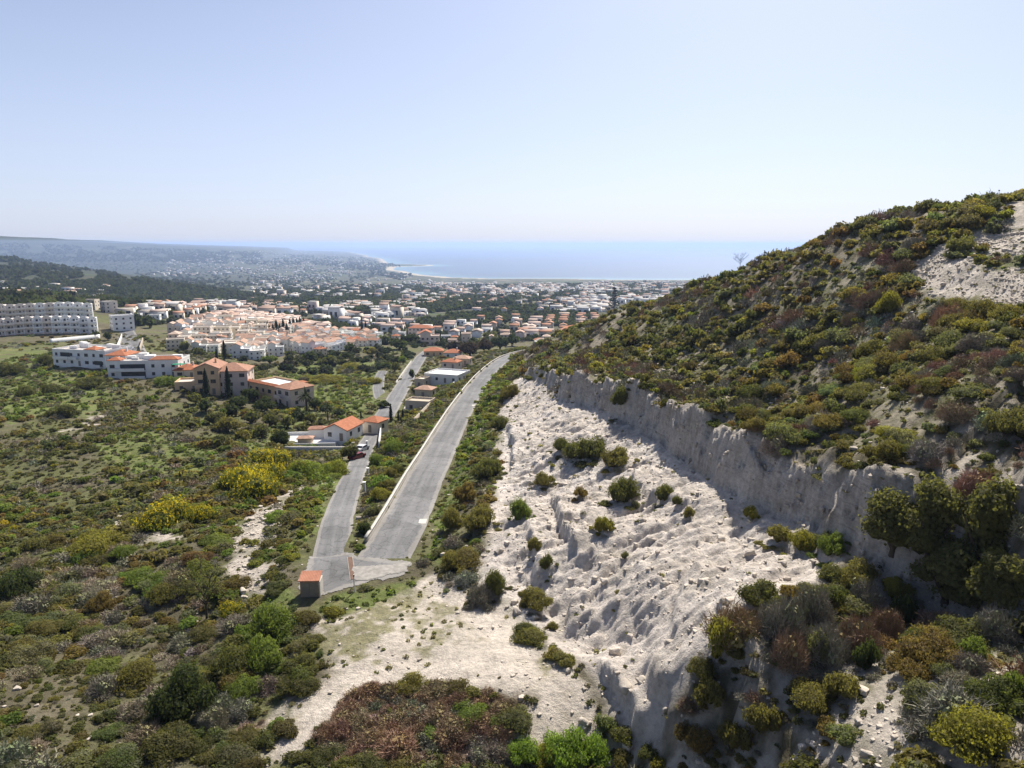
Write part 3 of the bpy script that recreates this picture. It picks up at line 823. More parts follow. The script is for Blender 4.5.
def grove_lobes(seed):
    r = np.random.default_rng(seed); L = []
    for k in range(15):
        a = r.uniform(0, 6.283); z = r.uniform(.25, 1.35); d = .62 * math.sqrt(r.uniform()) * (1.05 - .35 * z); q = r.uniform(.30, .46)
        L.append((d * math.cos(a), d * math.sin(a), z, q, q * r.uniform(.8, 1.0)))
    return L
def bank(fn, seeds): return [fn(s) for s in seeds]
SH = {
 'shrub': {'big': bank(lambda s: foliage(s, 7500, .028, 9 + s % 5, .70 + .05 * (s % 4)), range(111, 115)),
           'hi': bank(lambda s: foliage(s, 3400, .042, 7 + s % 5, .70 + .05 * (s % 5)), range(1, 8)),
           'mid': bank(lambda s: foliage(s, 800, .078, 6 + s % 4, .68 + .05 * (s % 5)), range(11, 19)),
           'lo': bank(lambda s: foliage(s, 210, .145, 4 + s % 3, .68 + .05 * (s % 5), core=True), range(21, 29))},
 'dry_bush': {'hi': bank(lambda s: twigs(s, 4600, .0085, leafy=300), range(31, 36)),
              'mid': bank(lambda s: twigs(s, 900, .019, leafy=80), range(36, 40)),
              'lo': bank(lambda s: twigs(s, 210, .042, leafy=40), range(41, 45))},
 'broom_bush': {'hi': bank(lambda s: foliage(s, 3200, .038, 6, .72, base=(.13, .15, .03), flower=.62, fcol=(.50, .385, .035), aspect=.5), range(51, 55)),
                'mid': bank(lambda s: foliage(s, 600, .09, 6, .72, base=(.13, .15, .03), flower=.6, fcol=(.48, .37, .035), aspect=.5), range(55, 58)),
                'lo': bank(lambda s: foliage(s, 170, .16, 5, .72, base=(.085, .10, .02), flower=.75, fcol=(.50, .37, .03)), range(58, 62))},
 'grove': {'hi': bank(lambda s: foliage(s, 6500, .040, lobes=grove_lobes(s)), range(96, 100))},
 'tuft': {'lo': bank(lambda s: foliage(s, 40, .24, 3, .7, core=False), range(71, 76))},
 'crown': {'hi': bank(lambda s: foliage(s, 2600, .052, 11, .85, .62, (.30, .46)), range(81, 86)),
           'lo': bank(lambda s: foliage(s, 260, .14, 6, .85, .5, (.34, .5)), range(86, 91)),
           'far': bank(lambda s: foliage(s, 46, .30, 3, .75, .5, core=True), range(91, 95))},
}
def rockshape(seed, sub=2):
    rng = np.random.default_rng(seed)
    V, F_ = cube_sphere(sub)
    f = 1 + .35 * np.sin(V[:, 0] * 3.1 + seed) * np.sin(V[:, 1] * 2.7 + 1.3 * seed) + .2 * np.sin(V[:, 2] * 5 + seed * 2 + V[:, 0] * 4)
    V = V * f[:, None] * np.array([1, .8, .62])
    V = np.sign(V) * np.abs(V) ** .8
    return V, F_, np.ones((len(V), 3))
SH['rock'] = {'hi': [rockshape(s, 4) for s in range(101, 107)], 'lo': [rockshape(s, 2) for s in range(107, 112)]}
KMAT = {'shrub': 'leaf', 'dry_bush': 'twig', 'broom_bush': 'leaf', 'grove': {'hi': bank(lambda s: foliage(s, 6500, .040, lobes=grove_lobes(s)), range(96, 100))},
 'tuft': 'leaf', 'crown': 'leaf', 'grove': 'leaf', 'rock': 'rock'}
PROTO = {}
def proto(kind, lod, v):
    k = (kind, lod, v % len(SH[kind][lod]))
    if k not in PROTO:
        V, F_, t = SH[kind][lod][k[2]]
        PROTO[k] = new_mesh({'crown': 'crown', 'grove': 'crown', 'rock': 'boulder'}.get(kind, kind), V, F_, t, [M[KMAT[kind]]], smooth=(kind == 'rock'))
    return PROTO[k]

class Mass:
    """many small plants or stones gathered in one mesh"""
    def __init__(s): s.V, s.F, s.C, s.o = [], [], [], 0
    def add(s, kind, lod, v, loc, scale, rz, tint, tilt=0.0):
        V, F_, t = SH[kind][lod][v % len(SH[kind][lod])]
        c, q = math.cos(rz), math.sin(rz)
        x = V[:, 0] * scale[0]; y = V[:, 1] * scale[1]; z = V[:, 2] * scale[2]
        s.V.append(np.stack([x * c - y * q + loc[0], x * q + y * c + loc[1], z + loc[2] + (x * c - y * q) * tilt], 1).astype(np.float32))
        s.F.append((F_ + s.o).astype(np.int32)); s.o += len(V)
        s.C.append((t * np.asarray(tint)).astype(np.float32))
    def done(s, name, mat, smooth=False):
        if not s.V: return None
        me = new_mesh(name, np.concatenate(s.V), np.concatenate(s.F), np.concatenate(s.C), [M[mat]], smooth=smooth)
        return tag(link(name, me), kind='stuff')

# leaf colours (albedo)
PAL = {'dark green': (.122, .124, .048), 'olive green': (.184, .162, .060), 'grey green': (.172, .172, .094), 'rust tinged': (.195, .142, .058), 'bright green': (.160, .200, .052),
       'yellow green': (.235, .215, .050), 'deep green': (.064, .080, .034)}
DRY = {'grey': (.25, .228, .178), 'brown': (.29, .20, .135), 'pale straw': (.32, .27, .19)}

used_names = {}
def one(kind, lod, v, loc, scale, rz, color, name=None):
    o = link(name or {'crown': 'crown', 'grove': 'crown', 'rock': 'boulder'}.get(kind, kind), proto(kind, lod, v))
    o.location = loc; o.scale = scale; o.rotation_euler = (0, 0, rz); o.color = (*color, 1)
    return o

PLACED = []      # (x, y, r) of everything already standing
def clear_of(x, y, r):
    for (a, b, c) in PLACED:
        if (a - x) ** 2 + (b - y) ** 2 < (c + r) ** 2: return False
    return True
# ------------------------------------------------------------------ building pieces
class MB:
    def __init__(s): s.V, s.F = [], []
    def quad(s, *p):
        o = len(s.V); s.V += [tuple(q) for q in p]; s.F.append(tuple(range(o, o + len(p))))
    def box(s, x0, x1, y0, y1, z0, z1):
        o = len(s.V)
        s.V += [(x, y, z) for z in (z0, z1) for x, y in ((x0, y0), (x1, y0), (x1, y1), (x0, y1))]
        s.F += [tuple(o + k for k in f) for f in ((3, 2, 1, 0), (4, 5, 6, 7), (0, 1, 5, 4), (1, 2, 6, 5), (2, 3, 7, 6), (3, 0, 4, 7))]
    def prism(s, pts, z0, z1):
        n = len(pts); o = len(s.V)
        s.V += [(x, y, z0) for x, y in pts] + [(x, y, z1) for x, y in pts]
        s.F += [tuple(o + k for k in range(n - 1, -1, -1)), tuple(o + n + k for k in range(n))]
        s.F += [(o + k, o + (k + 1) % n, o + n + (k + 1) % n, o + n + k) for k in range(n)]
    def gable(s, x0, x1, y0, y1, z, rise, ov=.4, th=.22, axis='x'):
        """a pitched roof with thickness and eaves"""
        if axis == 'x':
            A = lambda u, v, w: (u, v, w)
            u0, u1, v0, v1 = x0 - ov, x1 + ov, y0 - ov, y1 + ov
        else:
            A = lambda u, v, w: (v, u, w)
            u0, u1, v0, v1 = y0 - ov, y1 + ov, x0 - ov, x1 + ov
        vm = (v0 + v1) / 2; e = z - .15
        o = len(s.V)
        for u in (u0, u1):
            s.V += [A(u, v0, e), A(u, vm, z + rise), A(u, v1, e), A(u, v0, e + th), A(u, vm, z + rise + th), A(u, v1, e + th)]
        F_ = [(3, 9, 10, 4), (4, 10, 11, 5), (0, 1, 7, 6), (1, 2, 8, 7), (0, 6, 9, 3), (2, 5, 11, 8), (0, 3, 4, 1), (1, 4, 5, 2), (6, 7, 10, 9), (7, 8, 11, 10)]
        s.F += [tuple(o + k for k in f) for f in F_]
    def hip(s, x0, x1, y0, y1, z, rise, ov=.4, th=.2):
        x0 -= ov; x1 += ov; y0 -= ov; y1 += ov
        s.box(x0, x1, y0, y1, z - .05, z - .05 + th); zz = z - .05 + th
        w = min(x1 - x0, y1 - y0) / 2
        o = len(s.V)
        if x1 - x0 >= y1 - y0: r = [(x0 + w, (y0 + y1) / 2, zz + rise), (x1 - w, (y0 + y1) / 2, zz + rise)]; f = [(0, 1, 5, 4), (1, 2, 5), (2, 3, 4, 5), (3, 0, 4)]
        else: r = [((x0 + x1) / 2, y0 + w, zz + rise), ((x0 + x1) / 2, y1 - w, zz + rise)]; f = [(0, 1, 4), (1, 2, 5, 4), (2, 3, 5), (3, 0, 4, 5)]
        zz += .004
        s.V += [(x0 + .01, y0 + .01, zz), (x1 - .01, y0 + .01, zz), (x1 - .01, y1 - .01, zz), (x0 + .01, y1 - .01, zz)] + r
        s.F += [tuple(o + k for k in q) for q in f]
    def wallgable(s, x0, x1, y0, y1, z, rise, axis='x'):
        """the masonry triangle(s) under a pitched roof"""
        o = len(s.V)
        if axis == 'x': V_ = [(x0, y0, z), (x0, y1, z), (x0, (y0 + y1) / 2, z + rise - .12), (x1, y0, z), (x1, y1, z), (x1, (y0 + y1) / 2, z + rise - .12)]
        else: V_ = [(x0, y0, z), (x1, y0, z), ((x0 + x1) / 2, y0, z + rise - .12), (x0, y1, z), (x1, y1, z), ((x0 + x1) / 2, y1, z + rise - .12)]
        s.V += V_; s.F += [(o, o + 2, o + 1), (o + 3, o + 4, o + 5)]
    def parapet(s, x0, x1, y0, y1, z, h=.5, t=.22, ov=0.04):
        x0 -= ov; x1 += ov; y0 -= ov; y1 += ov
        s.box(x0, x1, y0, y0 + t, z, z + h); s.box(x0, x1, y1 - t, y1, z, z + h)
        s.box(x0, x0 + t, y0 + t, y1 - t, z, z + h - .003); s.box(x1 - t, x1, y0 + t, y1 - t, z, z + h - .003)
    def mesh(s, name, mat):
        me = bpy.data.meshes.new(name); me.from_pydata(s.V, [], s.F); me.update(); me.materials.append(M[mat]); return me
    def build(s, name, mat, parent=None, color=None, loc=None):
        o = link(name, s.mesh(name, mat), parent, loc)
        if color is not None: o.color = (*color, 1)
        return o

def _box_mesh(name, mat, *b):
    m_ = MB(); m_.box(*b); return m_.mesh(name, mat)
WIN = {}
def window(parent, x, y, z, w, h, side, recess=.06):
    """a glazed opening; side: 'f' -y, 'b' +y, 'l' -x, 'r' +x"""
    key = (round(w, 1), round(h, 1))
    if key not in WIN:
        WIN[key] = _box_mesh('window', 'glass', -w / 2, w / 2, -.05, .05, 0, h)
    o = link('window', WIN[key], parent)
    o.location = (x, y, z); o.rotation_euler = (0, 0, {'f': 0, 'b': 0, 'l': R(90), 'r': R(90)}[side])
    return o

WHITE = (.78, .77, .745); CREAM = (.70, .615, .50); PINK = (.68, .56, .48); OCHRE = (.66, .46, .28); SAND = (.54, .46, .36); GREYW = (.52, .52, .53)
TERRA = (.40, .15, .075); TERRA2 = (.37, .20, .135); TERRA3 = (.43, .27, .195); PALE_T = (.47, .355, .285)
WNAME = {WHITE: 'white', CREAM: 'cream', PINK: 'pinkish', OCHRE: 'ochre', SAND: 'sandy', GREYW: 'pale grey'}

def house_tree(name, wd, dp, fl, roof, wall_col, roof_col, parts=True, seed=0, plinth=3.0, win_side=True):
    """a house facing -y with its walls, roof, windows and door; returns the root at the origin"""
    rg = random.Random(seed)
    t = empty(name, (0, 0, 0)); h = fl * 2.95
    x0, x1, y0, y1 = -wd / 2, wd / 2, -dp / 2, dp / 2
    wl = MB(); wl.box(x0, x1, y0, y1, -plinth, h)
    rise = min(wd, dp) * .22
    ro = MB(); rmat = 'tile'
    ext = None
    if roof == 'gable':
        ax = 'x' if wd >= dp else 'y'; wl.wallgable(x0, x1, y0, y1, h, rise, ax); ro.gable(x0, x1, y0, y1, h, rise, axis=ax)
    elif roof == 'hip': ro.hip(x0, x1, y0, y1, h, rise)
    elif roof == 'flat':
        ro.box(x0 + .05, x1 - .05, y0 + .05, y1 - .05, h, h + .06); wl.parapet(x0, x1, y0, y1, h - .02, .7); rmat = 'flat'
    elif roof == 'mixed':      # tiled half, flat terrace half, upper room
        xm = x0 + wd * rg.uniform(.45, .6)
        wl.box(x0, xm, y0, y1, h + .002, h + 2.6); wl.wallgable(x0, xm, y0, y1, h + 2.6, wd * .13, 'y'); ro.gable(x0, xm, y0, y1, h + 2.6, wd * .13, axis='y')
        wl.parapet(xm + .05, x1, y0, y1, h - .02, .8)
    elif roof == 'shed':
        e = .35
        o = len(ro.V); ro.V += [(x0 - e, y0 - e, h - .1), (x1 + e, y0 - e, h - .1), (x1 + e, y1, h + rise), (x0 - e, y1, h + rise)] + [(x0 - e, y0 - e, h + .1), (x1 + e, y0 - e, h + .1), (x1 + e, y1, h + rise + .2), (x0 - e, y1, h + rise + .2)]
        ro.F += [tuple(o + k for k in f) for f in ((3, 2, 1, 0), (4, 5, 6, 7), (0, 1, 5, 4), (1, 2, 6, 5), (2, 3, 7, 6), (3, 0, 4, 7))]
        wl.box(x0, x1, y1 - .3, y1 - .004, h, h + rise - .1)
    wl.build('wall', 'wall', t, wall_col); rf_ = ro.build('roof', rmat, t, roof_col)
    if parts:
        for f in range(fl):
            nx = max(1, int(wd / 3.2))
            for i in range(nx):
                wx = x0 + wd * (i + .5) / nx
                if f == 0 and i == nx // 2:
                    d_ = MB(); d_.box(wx - .5, wx + .5, y0 - .06, y0 + .05, .02, 2.1); do_ = d_.build('door', 'wood', t); d_ = MB(); d_.box(wx + .3, wx + .42, y0 - .12, y0 - .062, 1.0, 1.1); d_.build('handle', 'metal', do_)
                else: window(t, wx, y0, f * 2.95 + .95, 1.1 if rg.random() < .6 else 1.7, 1.25, 'f')
                if win_side and f > 0: window(t, wx, y1, f * 2.95 + .95, 1.1, 1.2, 'b')
            for sx, sn in ((x0, 'l'), (x1, 'r')):
                for i in range(max(1, int(dp / 4))):
                    window(t, sx, y0 + dp * (i + .5) / max(1, int(dp / 4)), f * 2.95 + .95, 1.1, 1.2, sn)
        if fl > 1 and rg.random() < .6:
            bw = wd * .45; bx = x0 + wd * .27
            b_ = MB(); b_.box(bx - bw / 2, bx + bw / 2, y0 - 1.3, y0 - .07, 2.75, 2.9); b_.box(bx - bw / 2, bx + bw / 2, y0 - 1.3, y0 - 1.18, 2.9, 3.8)
            bo_ = b_.build('balcony', 'wall', t, wall_col); b_ = MB(); b_.box(bx - bw / 2, bx + bw / 2, y0 - 1.27, y0 - 1.21, 3.802, 3.9); b_.build('railing', 'metal', bo_)
        if roof in ('gable', 'hip') and rg.random() < .5:
            c_ = MB(); c_.box(wd * .2, wd * .2 + .6, -.3, .3, h + .2, h + rise + .9); c_.build('chimney', 'wall', rf_, wall_col)
    return t
def copy_tree(o, parent=None):
    c = o.copy(); COL.objects.link(c)
    if parent is not None: c.parent = parent
    for ch in o.children: copy_tree(ch, c)
    return c
BUILT = []
def set_house(t, x, y, rz, r, z=None):
    t.location = (x, y, float(H(x, y)) if z is None else z); t.rotation_euler = (0, 0, rz); BUILT.append((x, y, r))
    return t
def faces(x0, y0, x1, y1):
    """rotation for a house whose front runs from (x0,y0) to (x1,y1), left to right"""
    return math.atan2(y1 - y0, x1 - x0)

# ------------------------------------------------------------------ terraced rows at the far left
def terrace_unit(seed, wd, dp, h, col):
    col = tuple(min(.88, c * 1.13) for c in col)
    t = empty('terraced_house', (0, 0, 0)); rg = random.Random(seed)
    x0, x1 = -wd / 2, wd / 2
    w_ = MB(); w_.box(x0, x1, 0, dp, -3, h); w_.box(x0, x0 + .35, -2.0, 0, -3, h - .6); w_.box(x0 + .35, x1, -2.0, -.002, -3, .3); 
    w_.box(x0 + .35, x1, -2.0, -1.88, 3.0, 3.9); w_.box(x0 + .35, x1, -1.88, -.002, 2.82, 2.98)
    w_.box(x0 + .35, x1, -2.0, -1.88, 6.0, 6.9); w_.box(x0 + .35, x1, -1.88, -.002, 5.82, 5.98)
    w_.build('wall', 'wall', t, col)
    p_ = MB(); n = 9      # rounded parapet gable
    pts = [(x0 + .4, h)] + [(-math.cos(math.pi * k / n) * (wd / 2 - .5), h + math.sin(math.pi * k / n) * 1.1) for k in range(n + 1)] + [(x1 - .3, h)]
    o = len(p_.V); p_.V += [(a, -.35, b) for a, b in pts] + [(a, -.01, b) for a, b in pts]; m_ = len(pts)
    p_.F += [tuple(range(m_)), tuple(range(2 * m_ - 1, m_ - 1, -1))] + [(k + 1, k, k + m_, k + m_ + 1) for k in range(m_ - 1)]
    p_.build('parapet', 'wall', t, col)
    r_ = MB(); r_.box(x0 + .1, x1 - .1, .1, dp - .1, h, h + .08); r_.build('roof', 'flat', t, (.5, .47, .44))
    for f in range(3):
        window(t, x0 + .35 + (wd - .35) * .4, 0, .5 + 3 * f, 1.1, 1.5, 'f'); window(t, x0 + .35 + (wd - .35) * .78, 0, 1.2 + 3 * f, .5, .7, 'f')
    a_ = MB(); a_.box(x0 + .4, x1 - .05, -2.2, -1.0, -.1, .12); a_.build('terrace', 'tile', t, TERRA)
    return t
def terrace_row(p0, p1, n, h, words_, grp):
    d = math.hypot(p1[0] - p0[0], p1[1] - p0[1]); wd = d / n; rz = faces(*p0, *p1)
    protos = [terrace_unit(k, wd, 8.5, h, c) for k, c in enumerate((WHITE, (.66, .60, .54), (.70, .69, .68)))]
    for i in range(n):
        k = (i < 7) * 1 if i % 5 else 2
        o = protos[k] if not protos[k].get('label') else copy_tree(protos[k])
        q = (i + .5) / n; x = p0[0] + (p1[0] - p0[0]) * q; y = p0[1] + (p1[1] - p0[1]) * q
        set_house(o, x, y, rz, wd * .9, z=float(H(x, y)) + .2)
        c = ('greyish cream' if k == 1 else 'white')
        tag(o, f'{c} terraced house with arched parapet {words_}' + (', near its left end' if i < 4 else ', towards its right end' if i >= n - 4 else ', left of its middle' if i < n / 2 else ', right of its middle'), 'house', grp)
    for p in protos:
        if not p.get('label'): 
            for ch in list(p.children): bpy.data.objects.remove(ch)
            bpy.data.objects.remove(p)
terrace_row(P(-14, 337, 398)[:2], P(98, 332, 424)[:2], 12, 8.9, 'in the lower white row', 'terraced houses, lower row')
terrace_row(P(-14, 319.5, 446)[:2], P(93, 315, 474)[:2], 11, 8.6, 'in the upper white row', 'terraced houses, upper row')
def place(px, py, wd, dp, fl, roof, wc, rc, label, rz=0.0, name='house', seed=1, dist=None, lift=0, cat=None, group=None, parts=True):
    if dist: x, y, z = P(px, py, dist)
    else: x, y, z = hit1(px, py)
    t = house_tree(name, wd, dp, fl, roof, wc, rc, parts, seed)
    c, s = math.cos(rz), math.sin(rz)
    x, y = x - s * dp / 2, y + c * dp / 2
    set_house(t, x, y, rz, max(wd, dp) * .62, z=float(H(x - (-s) * 0, y)) + lift)
    tag(t, label, cat or 'house', group)
    return t
A_ = 'apartment_building'; Ap = 'apartment block'
place(112, 330, 9, 12, 3, 'flat', WHITE, (.6, .58, .55), 'tall white end block at the right end of the terraced rows', R(-50), A_, 5, cat=Ap)
place(103, 312, 10, 10, 3, 'flat', (.66, .60, .54), (.6, .58, .55), 'cream end block behind the terraced rows', R(-40), A_, 6, cat=Ap)
place(85, 308, 16, 9, 2, 'flat', CREAM, (.6, .58, .55), 'long cream block above the right end of the upper terraced row', R(5), A_, 7, cat=Ap)
# ------------------------------------------------------------------ white apartments on the left meadow
def apartments(px, py, wd, dp, fl, label, rz, hips, seed, balc):
    t = place(px, py, wd, dp, fl, 'flat', WHITE, (.46, .42, .39), label, rz, A_, seed, cat=Ap)
    rg = random.Random(seed)
    for k in range(7):
        u, v = rg.uniform(-wd / 2 + 2, wd / 2 - 4), rg.uniform(-dp / 2 + 5, dp / 2 - 2.5)
        m_ = MB(); m_.box(u, u + rg.uniform(1.5, 4), v, v + rg.uniform(.3, 2), fl * 2.95 + .062, fl * 2.95 + rg.uniform(.9, 2.3)); m_.build('roof_room', 'wall', t, WHITE)
    h = fl * 2.95
    for (a, b, hw) in hips:
        m_ = MB(); m_.hip(a, b, -dp / 2 + .3, -dp / 2 + hw, h + .75, 1.1, .35); m_.build('roof', 'tile', t, TERRA)
        m_ = MB(); m_.box(a + .3, b - .3, -dp / 2 + .35, -dp / 2 + hw - .3, h + .08, h + .74); m_.build('roof_room', 'wall', t, WHITE)
    for (a, b, z) in balc:
        m_ = MB(); m_.box(a, b, -dp / 2 - 1.6, -dp / 2 - .07, z - .18, z); m_.box(a, b, -dp / 2 - 1.6, -dp / 2 - 1.48, z, z + .95); m_.build('balcony', 'wall', t, WHITE)
        m_ = MB(); m_.box(a + .2, b - .2, -dp / 2 - .065, -dp / 2 + .02, z + .05, z + 2.3); m_.build('glazing', 'glass', t)
    return t
apartments(80, 367, 25, 14, 2, 'long low white apartment block on the meadow, left wing', R(-14), [(3, 8, 5)], 3, [(-9, -4, 2.95), (7, 11, .1)])
apartments(144, 378, 25, 13, 2, 'white apartment block with orange tiled edge and long balcony, right wing', R(6), [(2.5, 12.3, 4), (-12.3, -8, 4.5)], 4, [(-8, 1, 2.95), (-8, 1, .1)])
place(117, 372, 8, 9, 2, 'hip', WHITE, TERRA, 'white tower house joining the two apartment wings', R(-5), 'house', 9)
# ------------------------------------------------------------------ orange roofed blocks below the town
place(232, 396, 11, 10, 3, 'hip', PINK, TERRA2, 'pinkish three storey block with hipped roof behind two cypresses', R(8), A_, 12, cat=Ap)
place(208, 394, 8, 11, 3, 'gable', OCHRE, TERRA2, 'ochre gabled block on the left of the pinkish block', R(8), A_, 13, cat=Ap)
place(188, 391, 8, 8, 1, 'flat', OCHRE, (.55, .5, .45), 'ochre terraced annex stepping down left of the ochre block', R(12), 'house', 14)
place(186, 378, 8, 8, 1, 'hip', CREAM, TERRA, 'cream annex with orange roof above the ochre annex', R(12), 'house', 15)
t = place(264, 401, 18, 11, 2, 'flat', OCHRE, (.70, .69, .67), 'long ochre block with white flat roof and tiled edges', R(-38), A_, 16, cat=Ap)
for a, b, c_, d_ in ((-9.2, 9.2, -5.9, -4.2), (6.8, 9.3, -4.15, 5.6)):
    m_ = MB(); m_.hip(a, b, c_, d_, 6.62, .6, .2); m_.build('roof', 'tile', t, TERRA)
place(284, 405, 7.5, 9, 2, 'hip', PINK, TERRA2, 'pinkish end house of the long ochre block', R(-38), 'house', 17)
# green sail over the corner of the annex
m_ = MB(); m_.box(-2.2, 2.2, -1.4, 1.4, 2.6, 2.68); x, y, z = hit1(180, 377)
t = empty('awning', (x, y, z + 2.2)); m_.build('cloth', 'green_cloth', t); m_ = MB()
for a in (-2.1, 2.1):
    for b_ in (-1.3, 1.3): m_.box(a - .05, a + .05, b_ - .05, b_ + .05, -2.6, 2.598)
m_.build('frame', 'metal', t); tag(t, 'green cloth awning between the white apartments and the ochre annex', 'awning')
# ------------------------------------------------------------------ the house with white terrace by the lower road
t = place(336, 446, 6.6, 8.6, 1, 'gable', WHITE, TERRA, 'low house with big orange gable roof and white terrace by the lower lane', R(-16), 'house', 21, lift=1.2)
place(370, 434, 5.2, 5, 1, 'hip', CREAM, TERRA, 'small cream house with hipped orange roof beside the lower lane', R(-24), 'house', 22, lift=.6)
x, y, z = hit1(311, 445)
t = empty('patio', (x, y, z)); t.rotation_euler = (0, 0, R(4)); tag(t, 'white paved patio with low walls left of the orange gable house', 'patio')
m_ = MB(); m_.box(-8.5, 6.4, -2.5, 8, -3, .55); m_.build('floor', 'wall', t, (.72, .71, .69))
m_ = MB(); m_.box(-8.7, 6.6, -2.72, -2.5, -3, 1.2); m_.box(-8.72, -8.5, -2.5, 8, -3, 1.2); m_.box(-8.5, 5, 8, 8.2, -3, 1.4); m_.build('wall', 'wall', t, WHITE)
m_ = MB(); m_.box(-3, .6, -1.5, .7, .56, 2.0); m_.build('wall', 'wall', t, SAND)
m_ = MB(); m_.hip(-3, .6, -1.5, .7, 2.05, .5, .3); m_.build('roof', 'tile', t, TERRA3)
m_ = MB(); m_.box(-1.5, 3, 5, 7.6, .552, 2.7); m_.build('wall', 'wall', t, WHITE)
m_ = MB(); m_.hip(-1.5, 3, 5, 7.6, 2.75, .6, .3); m_.build('roof', 'tile', t, TERRA2)
BUILT.append((x, y + 3, 8))
# ------------------------------------------------------------------ white villa between the roads
t = place(441, 387, 15, 13, 1, 'flat', WHITE, (.68, .67, .66), 'wide white flat roofed villa between lane and hill road', R(-20), 'villa', 31, lift=1.4, cat='villa')
place(449, 373, 8, 6, 1, 'hip', PINK, TERRA, 'orange roofed house behind the white flat roofed villa', R(-20), 'house', 32, lift=2)
place(461, 367, 8, 6, 1, 'hip', SAND, TERRA3, 'orange roofed house beside the bend of the hill road', R(-12), 'house', 33, lift=1)
place(419, 387, 4, 6, 1, 'flat', SAND, (.62, .56, .45), 'small beige flat roofed outbuilding below the villa', R(-20), 'shed', 34, lift=.3, cat='outbuilding')
place(423, 399, 6, 5, 1, 'hip', SAND, TERRA3, 'small orange roofed hut below the white villa', R(-16), 'shed', 35, lift=.3, cat='outbuilding')
place(417, 410, 8, 6, 1, 'flat', SAND, (.50, .42, .33), 'beige flat roofed garage beside the lane', R(-14), 'shed', 36, lift=-.6, cat='outbuilding')
place(430, 345, 13, 9, 2, 'mixed', PINK, TERRA, 'large pinkish villa with orange roof at the head of the lane', R(5), 'villa', 37, cat='villa')
place(434, 356, 11, 8, 1, 'hip', OCHRE, TERRA, 'ochre house with broad orange roof where the lane ends', R(8), 'house', 38)
place(452, 358, 9, 8, 1, 'hip', WHITE, TERRA, 'white house with orange roof right of the lane end', R(-6), 'house', 39)
place(420, 338, 20, 10, 3, 'hip', PINK, TERRA, 'big terracotta coloured villa in the trees past the lane', R(-8), 'villa', 40, cat='villa')
x, y, z = hit1(160, 318)

# ------------------------------------------------------------------ the town
GP = []
for i, (wd, dp, fl, rf, wc, rc) in enumerate([(9, 8, 2, 'gable', PINK, TERRA3), (8, 8, 2, 'hip', CREAM, TERRA), (10, 8, 2, 'flat', WHITE, (.55, .52, .48)), (9, 9, 2, 'mixed', PINK, PALE_T), (8, 7, 2, 'shed', CREAM, TERRA2),
                                        (12, 9, 2, 'mixed', WHITE, TERRA3), (10, 8, 1, 'hip', SAND, TERRA), (13, 9, 3, 'flat', CREAM, (.50, .45, .40)), (9, 8, 2, 'gable', WHITE, TERRA2), (11, 8, 2, 'hip', PINK, PALE_T)]):
    GP.append((house_tree('house', wd, dp, fl, rf, wc, rc, True, 60 + i, win_side=False), wd, dp, rf, wc, rc, [0]))
GS = []     # the same without windows, for the far ones
for i, (p, wd, dp, rf, wc, rc, _) in enumerate(GP):
    t = empty('house', (0, 0, 0))
    for ch in p.children:
        if ch.name.split('.')[0] in ('wall', 'roof'):
            c = ch.copy(); COL.objects.link(c); c.parent = t
    GS.append((t, wd, dp, rf, wc, rc, [0]))
RN = {'gable': 'orange gable roof', 'hip': 'hipped orange roof', 'flat': 'flat roof', 'mixed': 'roof terrace', 'shed': 'sloping roof'}
TOWN = [  # pixel polygon, spacing in metres, palette of prototypes, main direction, words
 ([(172, 352), (168, 338), (185, 326), (205, 320), (232, 316), (262, 318), (298, 321), (300, 331), (286, 340), (278, 352), (250, 356), (215, 354)], 7.0, [0, 2, 3, 2, 4, 5, 7, 9, 2, 5, 7], R(14), 'in the dense pink town'),
 ([(230, 345), (285, 340), (280, 355), (262, 360), (236, 360)], 7.0, [2, 2, 5, 8], R(14), 'in the white front rows below'),
 ([(290, 352), (296, 336), (308, 325), (325, 330), (345, 345), (338, 356), (318, 360)], 7.2, [1, 3, 5, 5, 8, 2], R(-35), 'in the cream estate by the cypresses'),
 ([(330, 346), (338, 332), (360, 334), (378, 338), (376, 347), (350, 350)], 9, [0, 1, 5, 2, 8], R(-10), 'around the twin cypresses'),
 ([(335, 318), (350, 322), (420, 326), (425, 333), (380, 332), (345, 330)], 14, [2, 5, 2, 7, 0, 8], R(-6), 'in the white rows behind the valley'),
 ([(385, 336), (420, 330), (470, 322), (520, 318), (552, 324), (548, 338), (512, 342), (480, 348), (452, 352), (440, 346), (400, 342)], 20, [0, 1, 2, 3, 5, 6, 8, 9, 5, 2], R(-4), 'in the suburb beyond the hill road'),
 ([(510, 330), (560, 318), (600, 318), (570, 334), (530, 346)], 17.5, [0, 1, 2, 6, 1, 9], R(-4), 'in the suburb beside the hillside'),
 ([(120, 312), (150, 306), (205, 310), (232, 312), (200, 318), (160, 322), (130, 320)], 14, [2, 5, 7, 0, 1, 6], R(12), 'among trees behind the terraced rows'),
 ([(420, 300), (520, 296), (600, 296), (660, 290), (600, 312), (540, 316), (440, 316)], 44, [0, 1, 2, 3, 5, 6, 7], R(-4), 'on the plain towards the sea'),
 ([(232, 304), (290, 306), (340, 312), (330, 316), (262, 313)], 22, [2, 5, 0, 1], R(0), 'below the wooded ridge'),
]
cands = []
rT = random.Random(77)
